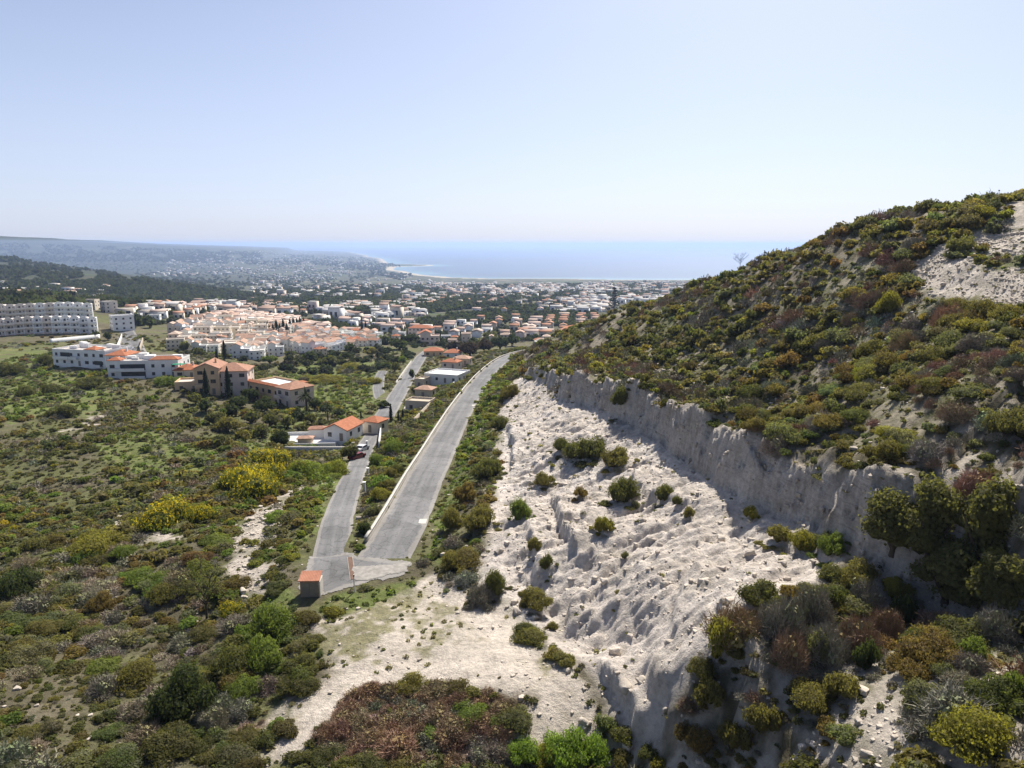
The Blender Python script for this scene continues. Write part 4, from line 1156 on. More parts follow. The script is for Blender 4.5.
for poly, sp, pal, rz, words_ in TOWN:
    g = ground_poly(poly)
    xs_ = [p[0] for p in g]; ys_ = [p[1] for p in g]
    c_, s_ = math.cos(rz), math.sin(rz)
    us = [x * c_ + y * s_ for x, y in g]; vs = [-x * s_ + y * c_ for x, y in g]
    uu_ = np.arange(min(us), max(us), sp); vv_ = np.arange(min(vs), max(vs), sp * 1.7)
    A, B = np.meshgrid(uu_, vv_); A = A + np.array([rT.uniform(-.2, .2) for _ in range(A.size)]).reshape(A.shape) * sp; B = B + np.array([rT.uniform(-.22, .22) for _ in range(B.size)]).reshape(B.shape) * sp
    X_ = (A * c_ - B * s_).ravel(); Y_ = (A * s_ + B * c_).ravel()
    okk = poly_sdf(X_, Y_, g) > 0
    Z_ = H(X_, Y_)
    okk &= inview(X_, Y_, Z_, 10, 10)
    for x, y, z in zip(X_[okk], Y_[okk], Z_[okk]):
        if rT.random() < .10 or near(rdmin, np.array([x]), np.array([y]))[0] < 6: continue
        if any((x - b[0]) ** 2 + (y - b[1]) ** 2 < (b[2] + 3) ** 2 for b in BUILT[:70]): continue
        cands.append((x, y, z, rz, pal, words_))
XV = np.array([c[0] for c in cands]); YV = np.array([c[1] for c in cands]); ZV = np.array([c[2] for c in cands])
vis = visible(XV, YV, ZV, 4.5, 80, .5)
cands = [c for c, v in zip(cands, vis) if v]
cands.sort(key=lambda c: c[1])
print('town houses', len(cands))
FAR = Mass()
def far_house(x, y, z, wd, dp, h, rz, wc, rc, pitched):
    m_ = MB(); m_.box(-wd / 2, wd / 2, -dp / 2, dp / 2, -3, h); nw = len(m_.V)
    if pitched: m_.gable(-wd / 2, wd / 2, -dp / 2, dp / 2, h, dp * .2)
    else: m_.box(-wd / 2 + .3, wd / 2 - .3, -dp / 2 + .3, dp / 2 - .3, h + .001, h + .25)
    n0 = len(m_.V); m_.box(-wd * .35, -wd * .12, -dp / 2 - .05, -dp / 2 + .05, h * .3, h * .7); m_.box(wd * .1, wd * .34, -dp / 2 - .05, -dp / 2 + .05, h * .3, h * .7)
    V = np.array(m_.V); c, s = math.cos(rz), math.sin(rz)
    col = np.zeros((len(V), 3)) + np.array(wc); col[nw:n0] = rc; col[n0:] = (.05, .055, .06)
    W = np.stack([V[:, 0] * c - V[:, 1] * s + x, V[:, 0] * s + V[:, 1] * c + y, V[:, 2] + z], 1)
    F_ = np.array([f for f in m_.F]) + FAR.o
    FAR.V.append(W); FAR.F.append(F_); FAR.C.append(col); FAR.o += len(V)
NIND = 270 
for i, (x, y, z, rz, pal, words_) in enumerate(cands):
    k = rT.choice(pal)
    rr = rz + rT.uniform(-.12, .12) + (R(90) if rT.random() < .25 else 0)
    if i < NIND:
        src = GP[k] if y < 720 else GS[k]
        o = src[0] if not src[6][0] else copy_tree(src[0]); src[6][0] = 1
        set_house(o, x, y, rr, max(src[1], src[2]) * .45); f = rT.uniform(.62, .8) * (1 if y < 560 else 1.25); o.scale = (f, f, f * rT.uniform(.95, 1.1))
        qx, qy, qd = to_px(x, y, z)
        tr = rT.uniform(.88, 1.1)
        for ch in o.children:
            if ch.name.split('.')[0] in ('wall', 'balcony'): ch.color = (src[4][0] * tr, src[4][1] * tr, src[4][2] * tr * rT.uniform(.94, 1.04), 1)
            if ch.name.split('.')[0] == 'roof': ch.color = (src[5][0] * tr, src[5][1] * tr, src[5][2] * tr, 1)
        fl_ = 'single storey' if k == 6 else 'three storey' if k == 7 else 'two storey'
        tag(o, f'{WNAME[src[4]]} {fl_} house with {RN[src[3]]} {words_}', 'house', 'houses ' + words_)
    else:
        src = GP[k]; rcol = tuple(.75 * a + .25 * b for a, b in zip(src[5], src[4]))
        far_house(x, y, z, src[1] * rT.uniform(.7, 1.1), src[2] * .85, 5.4, rr, src[4], rcol, src[3] != 'flat')
        BUILT.append((x, y, 8))
for G in (GP, GS):
    for src in G:
        if not src[6][0]:
            for ch in list(src[0].children): bpy.data.objects.remove(ch)
            bpy.data.objects.remove(src[0])
# scattered buildings over the coastal plain, down to specks
rF = np.random.default_rng(9)
FARP = [([(380, 296), (700, 292), (700, 281), (560, 282), (440, 284), (400, 290)], 420, 1.0), ([(560, 318), (690, 300), (700, 283), (600, 285), (540, 298)], 300, 1.0), ([(250, 300), (400, 298), (440, 282), (400, 274), (250, 276)], 260, 1.0),
        ([(150, 276), (390, 272), (396, 258), (330, 250), (180, 252)], 520, 1.5), ([(380, 300), (560, 296), (640, 284), (440, 284)], 320, 1.0), ([(300, 322), (420, 318), (440, 300), (340, 306)], 120, 1.0), ([(0, 300), (120, 302), (120, 288), (0, 284)], 22, 1.0), ([(170, 312), (340, 318), (340, 306), (180, 303)], 60, 1.0)]
for poly, nn, big_ in FARP:
    bx = [p[0] for p in poly]; by = [p[1] for p in poly]
    u_ = rF.uniform(min(bx), max(bx), nn * 3); v_ = rF.uniform(min(by), max(by), nn * 3)
    ins = in_poly(u_, v_, poly) & (vnoise(u_ / 14, v_ / 3.5, 19) > .40); u_, v_ = u_[ins][:nn], v_[ins][:nn]
    X_, Y_, Z_ = hit(u_, v_)
    csd_ = near(COAST_SD, X_, Y_)
    for x, y, z, c_ in zip(X_, Y_, Z_, csd_):
        if math.isnan(x) or c_ < 60 or y < 560: continue
        q = rF.uniform(); wc = WHITE if q < .45 else CREAM if q < .7 else PINK if q < .9 else SAND
        fl_ = 1 + int(rF.uniform() < .6) + 2 * int(rF.uniform() < .05)
        far_house(x, y, z, rF.uniform(8, 17) * big_, rF.uniform(7, 11) * big_, fl_ * 3.2, rF.uniform(-.5, .5), wc, (.43, .30, .235) if rF.uniform() < .35 else (.55, .53, .50), rF.uniform() < .5)
V_ = np.concatenate(FAR.V)
q4 = np.concatenate([f for f in FAR.F])
tag(link('distant_houses', new_mesh('distant_houses', V_, q4, np.concatenate(FAR.C), [M['far']])), kind='stuff')

# ------------------------------------------------------------------ trees of the town and the plain
trees_px = [  # dark broadleaved trees one can tell apart
 (350, 460, 22, 20, 'dark green', 'dark tree in front of the orange gable house'), (315, 410, 16, 14, 'deep green', 'dark tree at the end of the ochre building'), (326, 414, 14, 14, 'deep green', 'dark tree right of the palm by the ochre building'),
 (253, 402, 22, 18, 'deep green', 'dark tree below the long ochre block'), (266, 412, 26, 18, 'deep green', 'dark tree in front of the long ochre block, right one'), (240, 408, 24, 16, 'deep green', 'dark tree below the second cypress'), (282, 446, 24, 20, 'deep green', 'dark tree left of the white patio'),
 (270, 426, 22, 16, 'dark green', 'dark tree on the slope above the patio'), (215, 425, 24, 16, 'dark green', 'dark tree on the slope below the cypresses'), (228, 432, 30, 18, 'olive green', 'yellowish tree on the slope below the cypresses'),
 (455, 352, 22, 14, (.06, .05, .045), 'dull brownish tree left of the hill road bend'), (470, 356, 26, 18, (.075, .055, .05), 'brown leafless looking tree beside the hill road bend'), (484, 352, 20, 16, (.07, .05, .045), 'brown tree behind the hill road bend'),
 (500, 350, 20, 18, 'deep green', 'dark tree beyond the top of the hill road bend'), (512, 346, 16, 14, 'deep green', 'dark tree right of the hill road bend'), (490, 340, 18, 12, 'dark green', 'dark tree in the suburb beyond the road bend'),
 (384, 408, 18, 9, 'deep green', 'dark bushy tree on the corner of lane and side lane'), (383, 345, 22, 11, 'deep green', 'dark tree at the back of the valley, left'), (400, 350, 22, 13, 'deep green', 'dark tree at the back of the valley, middle'), (412, 344, 18, 12, 'deep green', 'dark tree at the back of the valley, right'),
 (310, 362, 20, 12, 'deep green', 'dark tree in the valley below the cream estate'), (288, 370, 24, 12, (.06, .055, .04), 'dull tree in the valley below the white front rows'), (330, 366, 24, 12, 'dark green', 'dark tree in the upper valley'), (270, 364, 20, 10, 'bright green', 'light green tree below the white front rows'),
 (150, 328, 18, 15, 'deep green', 'large dark tree beside the curving street'), (138, 326, 14, 14, 'deep green', 'dark tree left of the large one by the curving street'), (122, 320, 14, 10, 'dark green', 'dark tree right of the terraced rows'), (172, 316, 12, 8, 'deep green', 'dark tree behind the curving street'), (262, 322, 10, 8, 'olive green', 'round olive tree inside the pink town'), (271, 321, 10, 8, 'olive green', 'second round olive tree inside the pink town'),
 (96, 338, 10, 9, 'deep green', 'dark tree before the lower terraced row, left'), (108, 340, 10, 9, 'deep green', 'dark tree before the lower terraced row, right'), (185, 352, 14, 12, 'dark green', 'dull green tree between apartments and pink town'), (198, 356, 14, 10, 'dark green', 'dull tree behind the orange roofed block'), (395, 372, 12, 12, 'dark green', 'small tree between the lane and the side lane'), (403, 364, 12, 10, 'bright green', 'light green tree beside the upper lane'),
 (412, 378, 8, 10, 'deep green', 'dark tree in front of the white villa'), (415, 394, 9, 9, 'deep green', 'dark tree beside the beige outbuilding'), (463, 380, 12, 9, 'olive green', 'olive tree right of the white villa'), (196, 404, 20, 13, 'dark green', 'dark tree below the ochre annex, left of the cypresses'), (206, 412, 22, 15, 'deep green', 'dark tree on the slope straight below the left cypress'), (252, 424, 24, 15, 'dark green', 'dark tree on the slope between the ochre block and the patio'),
 (262, 438, 22, 15, 'dark green', 'dark tree on the slope up left of the patio'), (245, 442, 24, 15, 'olive green', 'olive tree on the open slope left of the patio'), (232, 416, 22, 14, 'deep green', 'dark tree on the slope straight below the right cypress'), (288, 428, 20, 15, 'dark green', 'dark tree just behind the white patio, left'), (300, 420, 20, 14, 'deep green', 'dark tree just behind the white patio, middle'),
 (312, 424, 18, 13, 'dark green', 'dark tree just behind the white patio, right'), (340, 416, 18, 10, 'deep green', 'dark tree behind the orange gable house'), (220, 446, 22, 13, 'dark green', 'dark tree on the open slope far left of the patio'), (190, 428, 24, 12, 'dark green', 'spreading dark tree on the meadow slope below the annex'),
 (350, 352, 18, 10, 'deep green', 'dark tree in the valley under the twin cypresses'), (372, 356, 18, 10, 'olive green', 'olive tree in the valley beneath the estate'),
]
# ------------------------------------------------------------------ plants one can point at, placed where they grow
SAT = []
def put(kind, px, py, wpx, hpx=None, col='olive green', label=None, group=None, lod='hi', seed=None, cat=None, lean=0):
    """px,py: the foot in the photograph; wpx, hpx: apparent width and height"""
    x, y, z = hit1(px, py)
    if math.isnan(x): return None
    d = y * CP - z * SP
    rw = wpx * d / FPX / 2 * .92
    rh = (hpx or wpx * .75) * d / FPX
    v = seed if seed is not None else random.randrange(99)
    c = PAL.get(col) or DRY.get(col) or col
    if kind == 'broom_bush': c = (1, 1, 1)
    if kind == 'shrub' and rw > 1.35: lod = 'big'
    o = one(kind, lod, v, (x, y + rw * .4, float(H(x, y + rw * .4)) - .08 * rh), (rw, rw, rh), random.uniform(0, 6.28), c)
    tag(o, label, cat or ('bush' if kind != 'shrub' else 'shrub'), group)
    PLACED.append((x, y + rw * .4, rw * .7)); SAT.append((x, y + rw * .4, rw, rh, kind, c))
    return o

S_ = 'shrub'; B_ = 'broom_bush'; D_ = 'dry_bush'
LIST = [
 # the white quarry slope
 (S_, 621, 414, 25, 30, 'dark green', 'dark green shrub growing against the foot of the shaded cliff, highest on the slope'),
 (S_, 583, 462, 38, 30, 'dark green', 'broad dark shrub on the upper white quarry slope, left of the twin clumps'),
 (S_, 562, 452, 20, 16, 'dark green', 'narrow dark shrub leftmost on the upper white quarry slope'),
 (S_, 618, 468, 30, 20, 'olive green', 'olive shrub on the white quarry slope, upper of the twin clumps'),
 (S_, 624, 504, 30, 34, 'dark green', 'tall dark shrub on the white quarry slope, lower of the twin clumps'),
 (S_, 666, 499, 19, 18, 'dark green', 'round dark shrub alone on the bare white slope right of the clumps'),
 (S_, 677, 506, 10, 10, 'dark green', 'very small dark shrub just right of the round one on the white slope'),
 (S_, 690, 521, 11, 12, 'olive green', 'small upright olive shrub on the smooth white slope below the cliff'),
 (S_, 605, 533, 19, 20, 'yellow green', 'light green round shrub alone in the middle of the white quarry slope'),
 (S_, 636, 510, 11, 12, 'grey green', 'small grey green shrub beside the lower twin clump'),
 (S_, 544, 486, 20, 13, 'olive green', 'low olive shrub on the left part of the white slope'),
 (S_, 580, 500, 16, 12, 'rust tinged', 'low rust tinged shrub mid way down the left white slope'),
 (S_, 521, 520, 22, 24, 'bright green', 'bright green shrub at the left edge of the white slope'),
 (S_, 538, 612, 32, 20, 'olive green', 'olive shrub on the foot of the white slope above the track bend'),
 (S_, 526, 598, 14, 10, 'olive green', 'small olive shrub on the foot of the white slope, higher one'),
 (S_, 553, 630, 14, 9, 'olive green', 'small low shrub at the edge of the white track bend'),
 (S_, 548, 573, 16, 20, 'dark green', 'dark shrub clinging to a gully on the lower left white slope'),
 (S_, 535, 556, 14, 14, 'olive green', 'small shrub above the gully on the lower left white slope'),
 (S_, 752, 520, 18, 16, 'yellow green', 'light green shrub on the slope edge just below the cliff foot'),
 (S_, 626, 561, 9, 9, 'grey green', 'tiny grey green shrub low on the middle of the white slope'),
 (S_, 724, 661, 38, 50, 'yellow green', 'tall pale green feathery shrub on the right edge of the white slope'),
 (S_, 738, 660, 36, 24, 'olive green', 'olive shrub crouching behind the tall pale feathery one'),
 (S_, 712, 716, 36, 38, 'olive green', 'dark olive shrub on the right flank of the quarry slope, upper of three'),
 (S_, 694, 756, 46, 40, 'rust tinged', 'rust tinged shrub on the right flank of the quarry slope, lowest of three'),
 (S_, 738, 752, 42, 40, 'olive green', 'olive shrub right of the rust tinged one at the bottom edge'),
 (S_, 765, 740, 44, 42, 'olive green', 'broad olive shrub on the stony slope at the bottom right'),
 (S_, 812, 712, 56, 40, 'olive green', 'wide olive shrub below the grey thickets on the right'),
 (S_, 845, 702, 40, 34, 'olive green', 'olive shrub touching the wide one below the grey thickets'),
 (S_, 830, 736, 34, 22, 'rust tinged', 'low rust tinged shrub on the white stones at the bottom right'),
 (S_, 820, 663, 30, 40, 'grey green', 'upright grey green shrub inside the grey thicket'),
 (S_, 872, 670, 34, 50, 'deep green', 'deep green narrow bush between the grey thicket and the orange shrub'),
 (S_, 905, 628, 34, 46, 'deep green', 'deep green bush at the back of the grey thicket'),
 (S_, 932, 712, 60, 34, 'grey green', 'low grey green shrub in front of the orange shrub'),
 (S_, 978, 757, 96, 62, 'yellow green', 'large yellow green shrub in the bottom right corner'),
 (S_, 1016, 700, 36, 46, 'bright green', 'bright green shrub at the right edge above the corner'),
 (S_, 945, 664, 76, 46, 'rust tinged', 'large orange tinted shrub on the slope below the big dark trees'),
 (S_, 912, 678, 50, 34, 'rust tinged', 'orange tinted shrub joined to the left of the large one'),
 (S_, 980, 660, 34, 30, 'bright green', 'bright green clump on the right flank of the orange shrub'),
 (S_, 804, 552, 36, 34, 'yellow green', 'pale green young shrub in front of the shaded cliff, left one'),
 (S_, 836, 556, 34, 30, 'bright green', 'light green young shrub in front of the shaded cliff, right one'),
 (S_, 780, 542, 30, 22, 'olive green', 'olive shrub below the cliff left of the pale young ones'),
 (S_, 862, 592, 52, 38, 'olive green', 'olive shrub below the cliff where its shadow ends'),
 (S_, 898, 602, 40, 26, 'yellow green', 'yellow green shrub in front of the shaded cliff end'),
 (S_, 1000, 575, 40, 40, 'olive green', 'olive shrub under the big dark trees at the right'),
 (S_, 985, 640, 40, 30, 'grey green', 'grey green shrub at right above the orange one'),
 (D_, 785, 640, 56, 50, 'grey', 'big leafless grey bush at the left of the grey thicket'),
 (D_, 815, 628, 56, 50, 'grey', 'big leafless grey bush at the top of the grey thicket'),
 (D_, 792, 672, 50, 44, 'brown', 'brownish leafless bush at the foot of the grey thicket'),
 (D_, 828, 664, 54, 50, 'grey', 'leafless grey bush in the middle of the grey thicket'),
 (D_, 862, 655, 60, 48, 'brown', 'brown leafless bush right of the grey thicket'),
 (D_, 890, 640, 46, 40, 'brown', 'second brown leafless bush, further right of the grey thicket'),
 (D_, 868, 610, 44, 34, 'grey', 'leafless grey bush behind the thickets under the cliff'),
 (D_, 1005, 640, 56, 40, 'grey', 'grey bush beside the right edge above the white rubble'),
 (D_, 480, 605, 34, 24, 'grey', 'low grey bush on the bank beside the white track'),
 (D_, 920, 720, 36, 22, 'grey', 'grey bush beside the low grey green shrub'),
 # the big light green bush at the bottom
 (S_, 568, 775, 60, 54, (.19, .27, .055), 'large bright green bush on the white lot at the bottom edge'),
 (S_, 596, 772, 44, 40, (.19, .27, .055), 'bright green bush joined to the right of the large one at the bottom edge'),
 (S_, 545, 772, 40, 34, 'yellow green', 'yellowish green bush joined to the left of the large bright one'),
 (S_, 524, 768, 44, 32, (.19, .27, .055), 'smaller bright green bush left of the large one on the lot'),
 (S_, 622, 768, 30, 20, 'olive green', 'small olive bush right of the large bright one at the bottom edge'),
 # broom
 (B_, 160, 529, 66, 36, None, 'wide broom in yellow flower beside the white outcrop'),
 (B_, 203, 524, 34, 28, None, 'rounded broom in yellow flower, right of the wide one'),
 (B_, 247, 500, 60, 40, None, 'big yellow broom nearest the sandy strip'),
 (B_, 262, 486, 40, 30, None, 'yellow broom behind the big one near the sandy strip'),
 (B_, 232, 492, 36, 30, None, 'yellow green broom leaning on the left of the big one'),
 (B_, 268, 470, 40, 26, None, 'broom in yellow flower just left of the green hedge'),
 (B_, 290, 400, 26, 14, None, 'broom behind the long ochre building'),
 (S_, 352, 372, 36, 12, 'yellow green', 'yellow green bush at the back of the valley meadow'),
 (S_, 370, 384, 24, 11, 'yellow green', 'yellow green bush beside the side lane'),
 (S_, 325, 383, 40, 10, 'yellow green', 'flat yellow green bush behind the valley meadow'),
 (S_, 890, 314, 30, 34, 'yellow green', 'lone tall upright yellow green bush high on the hillside'),
 (B_, 230, 618, 26, 18, None, 'yellow flowering clump near the thin sapling'),
 (S_, 90, 556, 66, 34, 'yellow green', 'yellow green dome shrub below the white outcrop on the left'),
 (S_, 120, 560, 30, 20, 'bright green', 'green shrub attached to the right of the yellow green dome'),
 (S_, 14, 600, 56, 50, 'deep green', 'deep green thick bush at the left edge'),
 (S_, 312, 478, 50, 26, (.20, .24, .05), 'bright green hedge bush below the house terrace, left part'),
 (S_, 335, 476, 34, 22, (.24, .25, .05), 'yellow green hedge bush below the house terrace, right part'),
 (S_, 298, 476, 30, 22, 'yellow green', 'yellow green hedge bush below the terrace, leftmost part'),
 (S_, 364, 535, 19, 22, 'deep green', 'deep green round bush in the wedge between the two roads'),
 (S_, 394, 455, 28, 24, 'bright green', 'bright green bush high on the bank between the roads, largest'),
 (S_, 380, 466, 24, 19, 'bright green', 'bright green bush on the bank between the roads, beside the lower lane'),
 (S_, 388, 481, 26, 18, 'olive green', 'olive bush in the middle of the bank between the roads'),
 (S_, 396, 475, 18, 15, 'dark green', 'dark bush against the guard wall between the roads'),
 (S_, 382, 500, 26, 17, 'yellow green', 'yellow green bush low on the bank between the roads'),
 (S_, 385, 489, 20, 15, 'olive green', 'olive bush against the guard wall, low on the bank'),
 (S_, 371, 516, 20, 15, 'grey green', 'grey green bush above the round dark one between the roads'),
 (S_, 406, 445, 18, 14, 'dark green', 'dark bush against the guard wall, high on the bank'),
 (S_, 358, 551, 16, 11, 'bright green', 'bright green bush at the tip of the wedge between the roads'),
 (S_, 23, 398, 24, 20, 'dark green', 'dark round shrub on the left meadow, left of a pair'),
 (S_, 49, 394, 22, 16, 'dark green', 'dark round shrub on the left meadow, right of a pair'),
 (S_, 86, 389, 34, 18, 'dark green', 'wide dark shrub on the meadow below the white apartments'),
 (S_, 45, 366, 22, 16, 'dark green', 'dark shrub left of the white apartments'),
 (S_, 10, 376, 28, 20, 'dark green', 'dark shrub at the left edge of the meadow'),
 (S_, 60, 418, 36, 18, 'dark green', 'dark low shrub on the meadow near the dry stone patch'),
 (S_, 170, 386, 34, 16, 'bright green', 'green bush in front of the white apartments'),
 (S_, 120, 374, 16, 12, 'dark green', 'dark bush below the white apartment balconies'),
 (S_, 180, 720, 78, 62, 'deep green', 'large dark bush in the lower left scrub'),
 (S_, 232, 680, 60, 46, 'dark green', 'dark bush beside the bright herbs in the lower left'),
 (S_, 262, 672, 50, 44, 'bright green', 'bright green bush at the left edge of the white lot'),
 (S_, 240, 700, 46, 30, 'bright green', 'bright green bush in front of the dark one, lower left'),
 (S_, 270, 640, 60, 40, 'bright green', 'fresh green bush above the white lot at its left edge'),
 (S_, 130, 690, 56, 36, 'olive green', 'olive bush in the middle of the lower left scrub'),
 (S_, 100, 612, 34, 24, 'rust tinged', 'rust tinged bush in the left scrub'),
 (D_, 25, 618, 50, 24, 'grey', 'grey bush at the left edge of the scrub'),
 (D_, 100, 695, 40, 22, 'grey', 'grey bush in the lower left scrub'),
 (S_, 452, 530, 30, 34, 'olive green', 'olive shrub on the bank right of the road, near the slab'),
 (S_, 478, 532, 40, 38, 'olive green', 'large olive shrub on the bank right of the road'),
 (S_, 486, 480, 36, 34, 'dark green', 'dark shrub on the bank mid way along the road'),
 (S_, 452, 572, 30, 24, 'olive green', 'olive shrub at the lower end of the road bank'),
 (S_, 496, 595, 30, 36, 'dark green', 'dark shrub on the foot of the quarry slope beside the track'),
 (S_, 500, 430, 26, 24, 'dark green', 'dark shrub on the upper road bank'),
 (S_, 510, 400, 26, 22, 'olive green', 'olive shrub high on the upper road bank'),
 (S_, 466, 450, 14, 12, 'bright green', 'small bright shrub on the grassy road verge'),
 (S_, 466, 502, 30, 24, 'rust tinged', 'rust tinged shrub on the road bank'),
]
for k, px, py, wp, hp, c, lab in LIST:
    q_ = 1.3 if k == B_ else 1.25 if 'white' in lab and 'slope' in lab and px < 700 else 1.0
    put(k, px, py, wp * q_, hp * q_, c, lab)

# ------------------------------------------------------------------ trees
def skin_trunk(name, segs, parent):
    """tapered limbs as one mesh: segs = [(p0, p1, r0, r1)]"""
    V = []; F_ = []
    for p0, p1, r0, r1 in segs:
        p0, p1 = Vector(p0), Vector(p1); d = (p1 - p0).normalized()
        a = d.orthogonal().normalized(); b_ = d.cross(a); o = len(V); k = 7
        for p, r in ((p0, r0), (p1, r1)):
            for i in range(k):
                an = 6.283 * i / k; V.append(tuple(p + (a * math.cos(an) + b_ * math.sin(an)) * r))
        F_ += [(o + i, o + (i + 1) % k, o + k + (i + 1) % k, o + k + i) for i in range(k)]
    return link(name, new_mesh(name, V, F_, None, [M['bark']], smooth=True), parent)

def leafy_tree(px, py, wpx, hpx, col, label, name='tree', group=None, trunk=.28, lod='hi', at=None, cat='tree', kind='crown'):
    x, y, z = at or hit1(px, py)
    d = y * CP - z * SP
    r = wpx * d / FPX / 2; h = hpx * d / FPX
    t = empty(name, (x, y, z - .1)); tag(t, label, cat, group)
    th = h * trunk; lr = max(.05, r * .08)
    segs = [((0, 0, -.3), (0, 0, th), lr * 1.4, lr)]
    for k in range(4):
        a = k * 1.57 + random.random()
        segs.append(((0, 0, th * .8), (math.cos(a) * r * .5, math.sin(a) * r * .5, th + (h - th) * .5), lr * .8, lr * .25))
    skin_trunk('trunk', segs, t)
    c = link('crown', proto(kind, lod, random.randrange(9)), t)
    c.location = (0, 0, th * .75); c.scale = (r, r, (h - th * .75) / (1.75 if kind == 'grove' else .95)); c.rotation_euler = (0, 0, random.uniform(0, 6)); c.color = (*(PAL.get(col) or col), 1)
    PLACED.append((x, y, r * .8))
    return t
# big evergreen clump below the right hillside: several rounded crowns from one thicket
BIG = [(893, 552, 74, 70, 'leftmost, lowest crown'), (928, 558, 72, 86, 'tall middle crown'), (978, 564, 84, 100, 'tallest broad crown at the right'), (945, 602, 84, 74, 'crown in front, mostly in shade'), (1002, 606, 70, 64, 'front crown at the right edge, in shade')]
for px, py, wp, hp, t_ in BIG:
    leafy_tree(px, py, wp, hp, (.150, .146, .058), 'big dark carob tree beside the shaded cliff, ' + t_, 'carob_tree', 'carob trees beside the cliff', .06, kind='grove')

def cypress(px, py, hpx, label, group=None, wid=.17, at=None, col=(.026, .038, .020)):
    x, y, z = at or hit1(px, py)
    d = y * CP - z * SP; h = hpx * d / FPX
    t = empty('cypress_tree', (x, y, z - .1)); tag(t, label, 'cypress', group)
    skin_trunk('trunk', [((0, 0, -.3), (0, 0, h * .6), h * .02, h * .008)], t)
    c = link('crown', CYP[random.randrange(len(CYP))], t); c.location = (0, 0, h * .04); c.scale = (h * wid, h * wid, h * .96); c.color = (*col, 1); c.rotation_euler = (0, 0, random.uniform(0, 6))
    PLACED.append((x, y, h * wid * .8))
    return t
def cyp_mesh(seed):
    rng = np.random.default_rng(seed); n = 700
    zz = rng.uniform(0, 1, n) ** .85; a = rng.uniform(0, 6.283, n)
    rr = np.interp(zz, [0, .08, .3, .6, .85, 1], [.35, .62, .66, .5, .26, .02]) * (1 + .16 * np.sin(a * 3 + zz * 9 + seed)) * rng.uniform(.75, 1.08, n)
    cen = np.stack([rr * np.cos(a), rr * np.sin(a), zz], 1); nr = np.stack([np.cos(a), np.sin(a), .3 + 0 * a], 1)
    V, F_ = leaf_quads(rng, cen, nr, .11, .5)
    V[:, 2] = cen.repeat(4, 0)[:, 2] + (V[:, 2] - cen.repeat(4, 0)[:, 2]) * .45
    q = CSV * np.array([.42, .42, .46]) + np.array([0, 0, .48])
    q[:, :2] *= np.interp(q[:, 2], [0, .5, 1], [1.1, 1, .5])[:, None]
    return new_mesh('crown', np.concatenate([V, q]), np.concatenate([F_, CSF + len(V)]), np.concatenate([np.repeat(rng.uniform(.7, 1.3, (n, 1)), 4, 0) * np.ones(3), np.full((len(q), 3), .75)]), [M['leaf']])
CYP = [cyp_mesh(s) for s in (1, 2, 3)]
for a in [(207, 399, 31, 'tall cypress before the ochre wall, left of two'), (229, 399, 33, 'tall cypress before the pinkish block, right of two'),
          (225, 361, 21, 'cypress rising between the pink town houses and the orange roofs'), (217, 361, 14, 'shorter cypress just left of the town edge cypress'),
          (391, 422, 19, 'cypress beside the lower lane, tallest of the lane group'), (398.5, 422, 12, 'small cypress on the lane, second of the lane group'), (403, 421, 13, 'small cypress on the lane, last of the lane group'),
          (361, 419, 9, 'small cypress behind the orange roofed houses'), (362.5, 337, 17, 'left one of twin dark cypresses behind the valley'), (366, 337, 16, 'right one of twin dark cypresses behind the valley'),
          (241, 326, 9, 'small lone cypress among the pink houses'), (215, 318, 7, 'small cypress at the back of the town'), (268, 334, 14, 'dark cypress at the left end of the hedge row')]:
    cypress(*a)
for i in range(11):
    cypress(270 + i * 3.4, 336 - i * .75 + (i % 2) * 1.5, 11 + (i * 7) % 5, 'dark cypress in the dense row behind the cream houses', 'cypress row in the town', .24)

def conifer(px, py, hpx, label, at=None):
    x, y, z = at or hit1(px, py)
    d = y * CP - z * SP; h = hpx * d / FPX
    t = empty('pine_tree', (x, y, z - .1)); tag(t, label, 'pine')
    skin_trunk('trunk', [((0, 0, -.3), (0, 0, h * .95), h * .03, h * .005)], t)
    rng = np.random.default_rng(5); cs_ = []; nr = []
    for k in range(9):
        zz = .2 + .75 * k / 9; rr = .30 * (1 - k / 9.5)
        for j in range(36):
            a = rng.uniform(0, 6.283); q = rr * rng.uniform(.2, 1)
            cs_.append((q * math.cos(a), q * math.sin(a), zz - q * .2 + rng.uniform(-.02, .02))); nr.append((0, 0, 1))
    V, F_ = leaf_quads(rng, np.array(cs_), np.array(nr, float), .05, 1)
    c = link('crown', new_mesh('crown', V, F_, np.ones((len(V), 3)) * .9, [M['leaf']]), t); c.scale = (h, h, h); c.color = (.035, .045, .03, 1)
conifer(614, 312, 27, 'lone pine standing above the shoulder of the hillside')

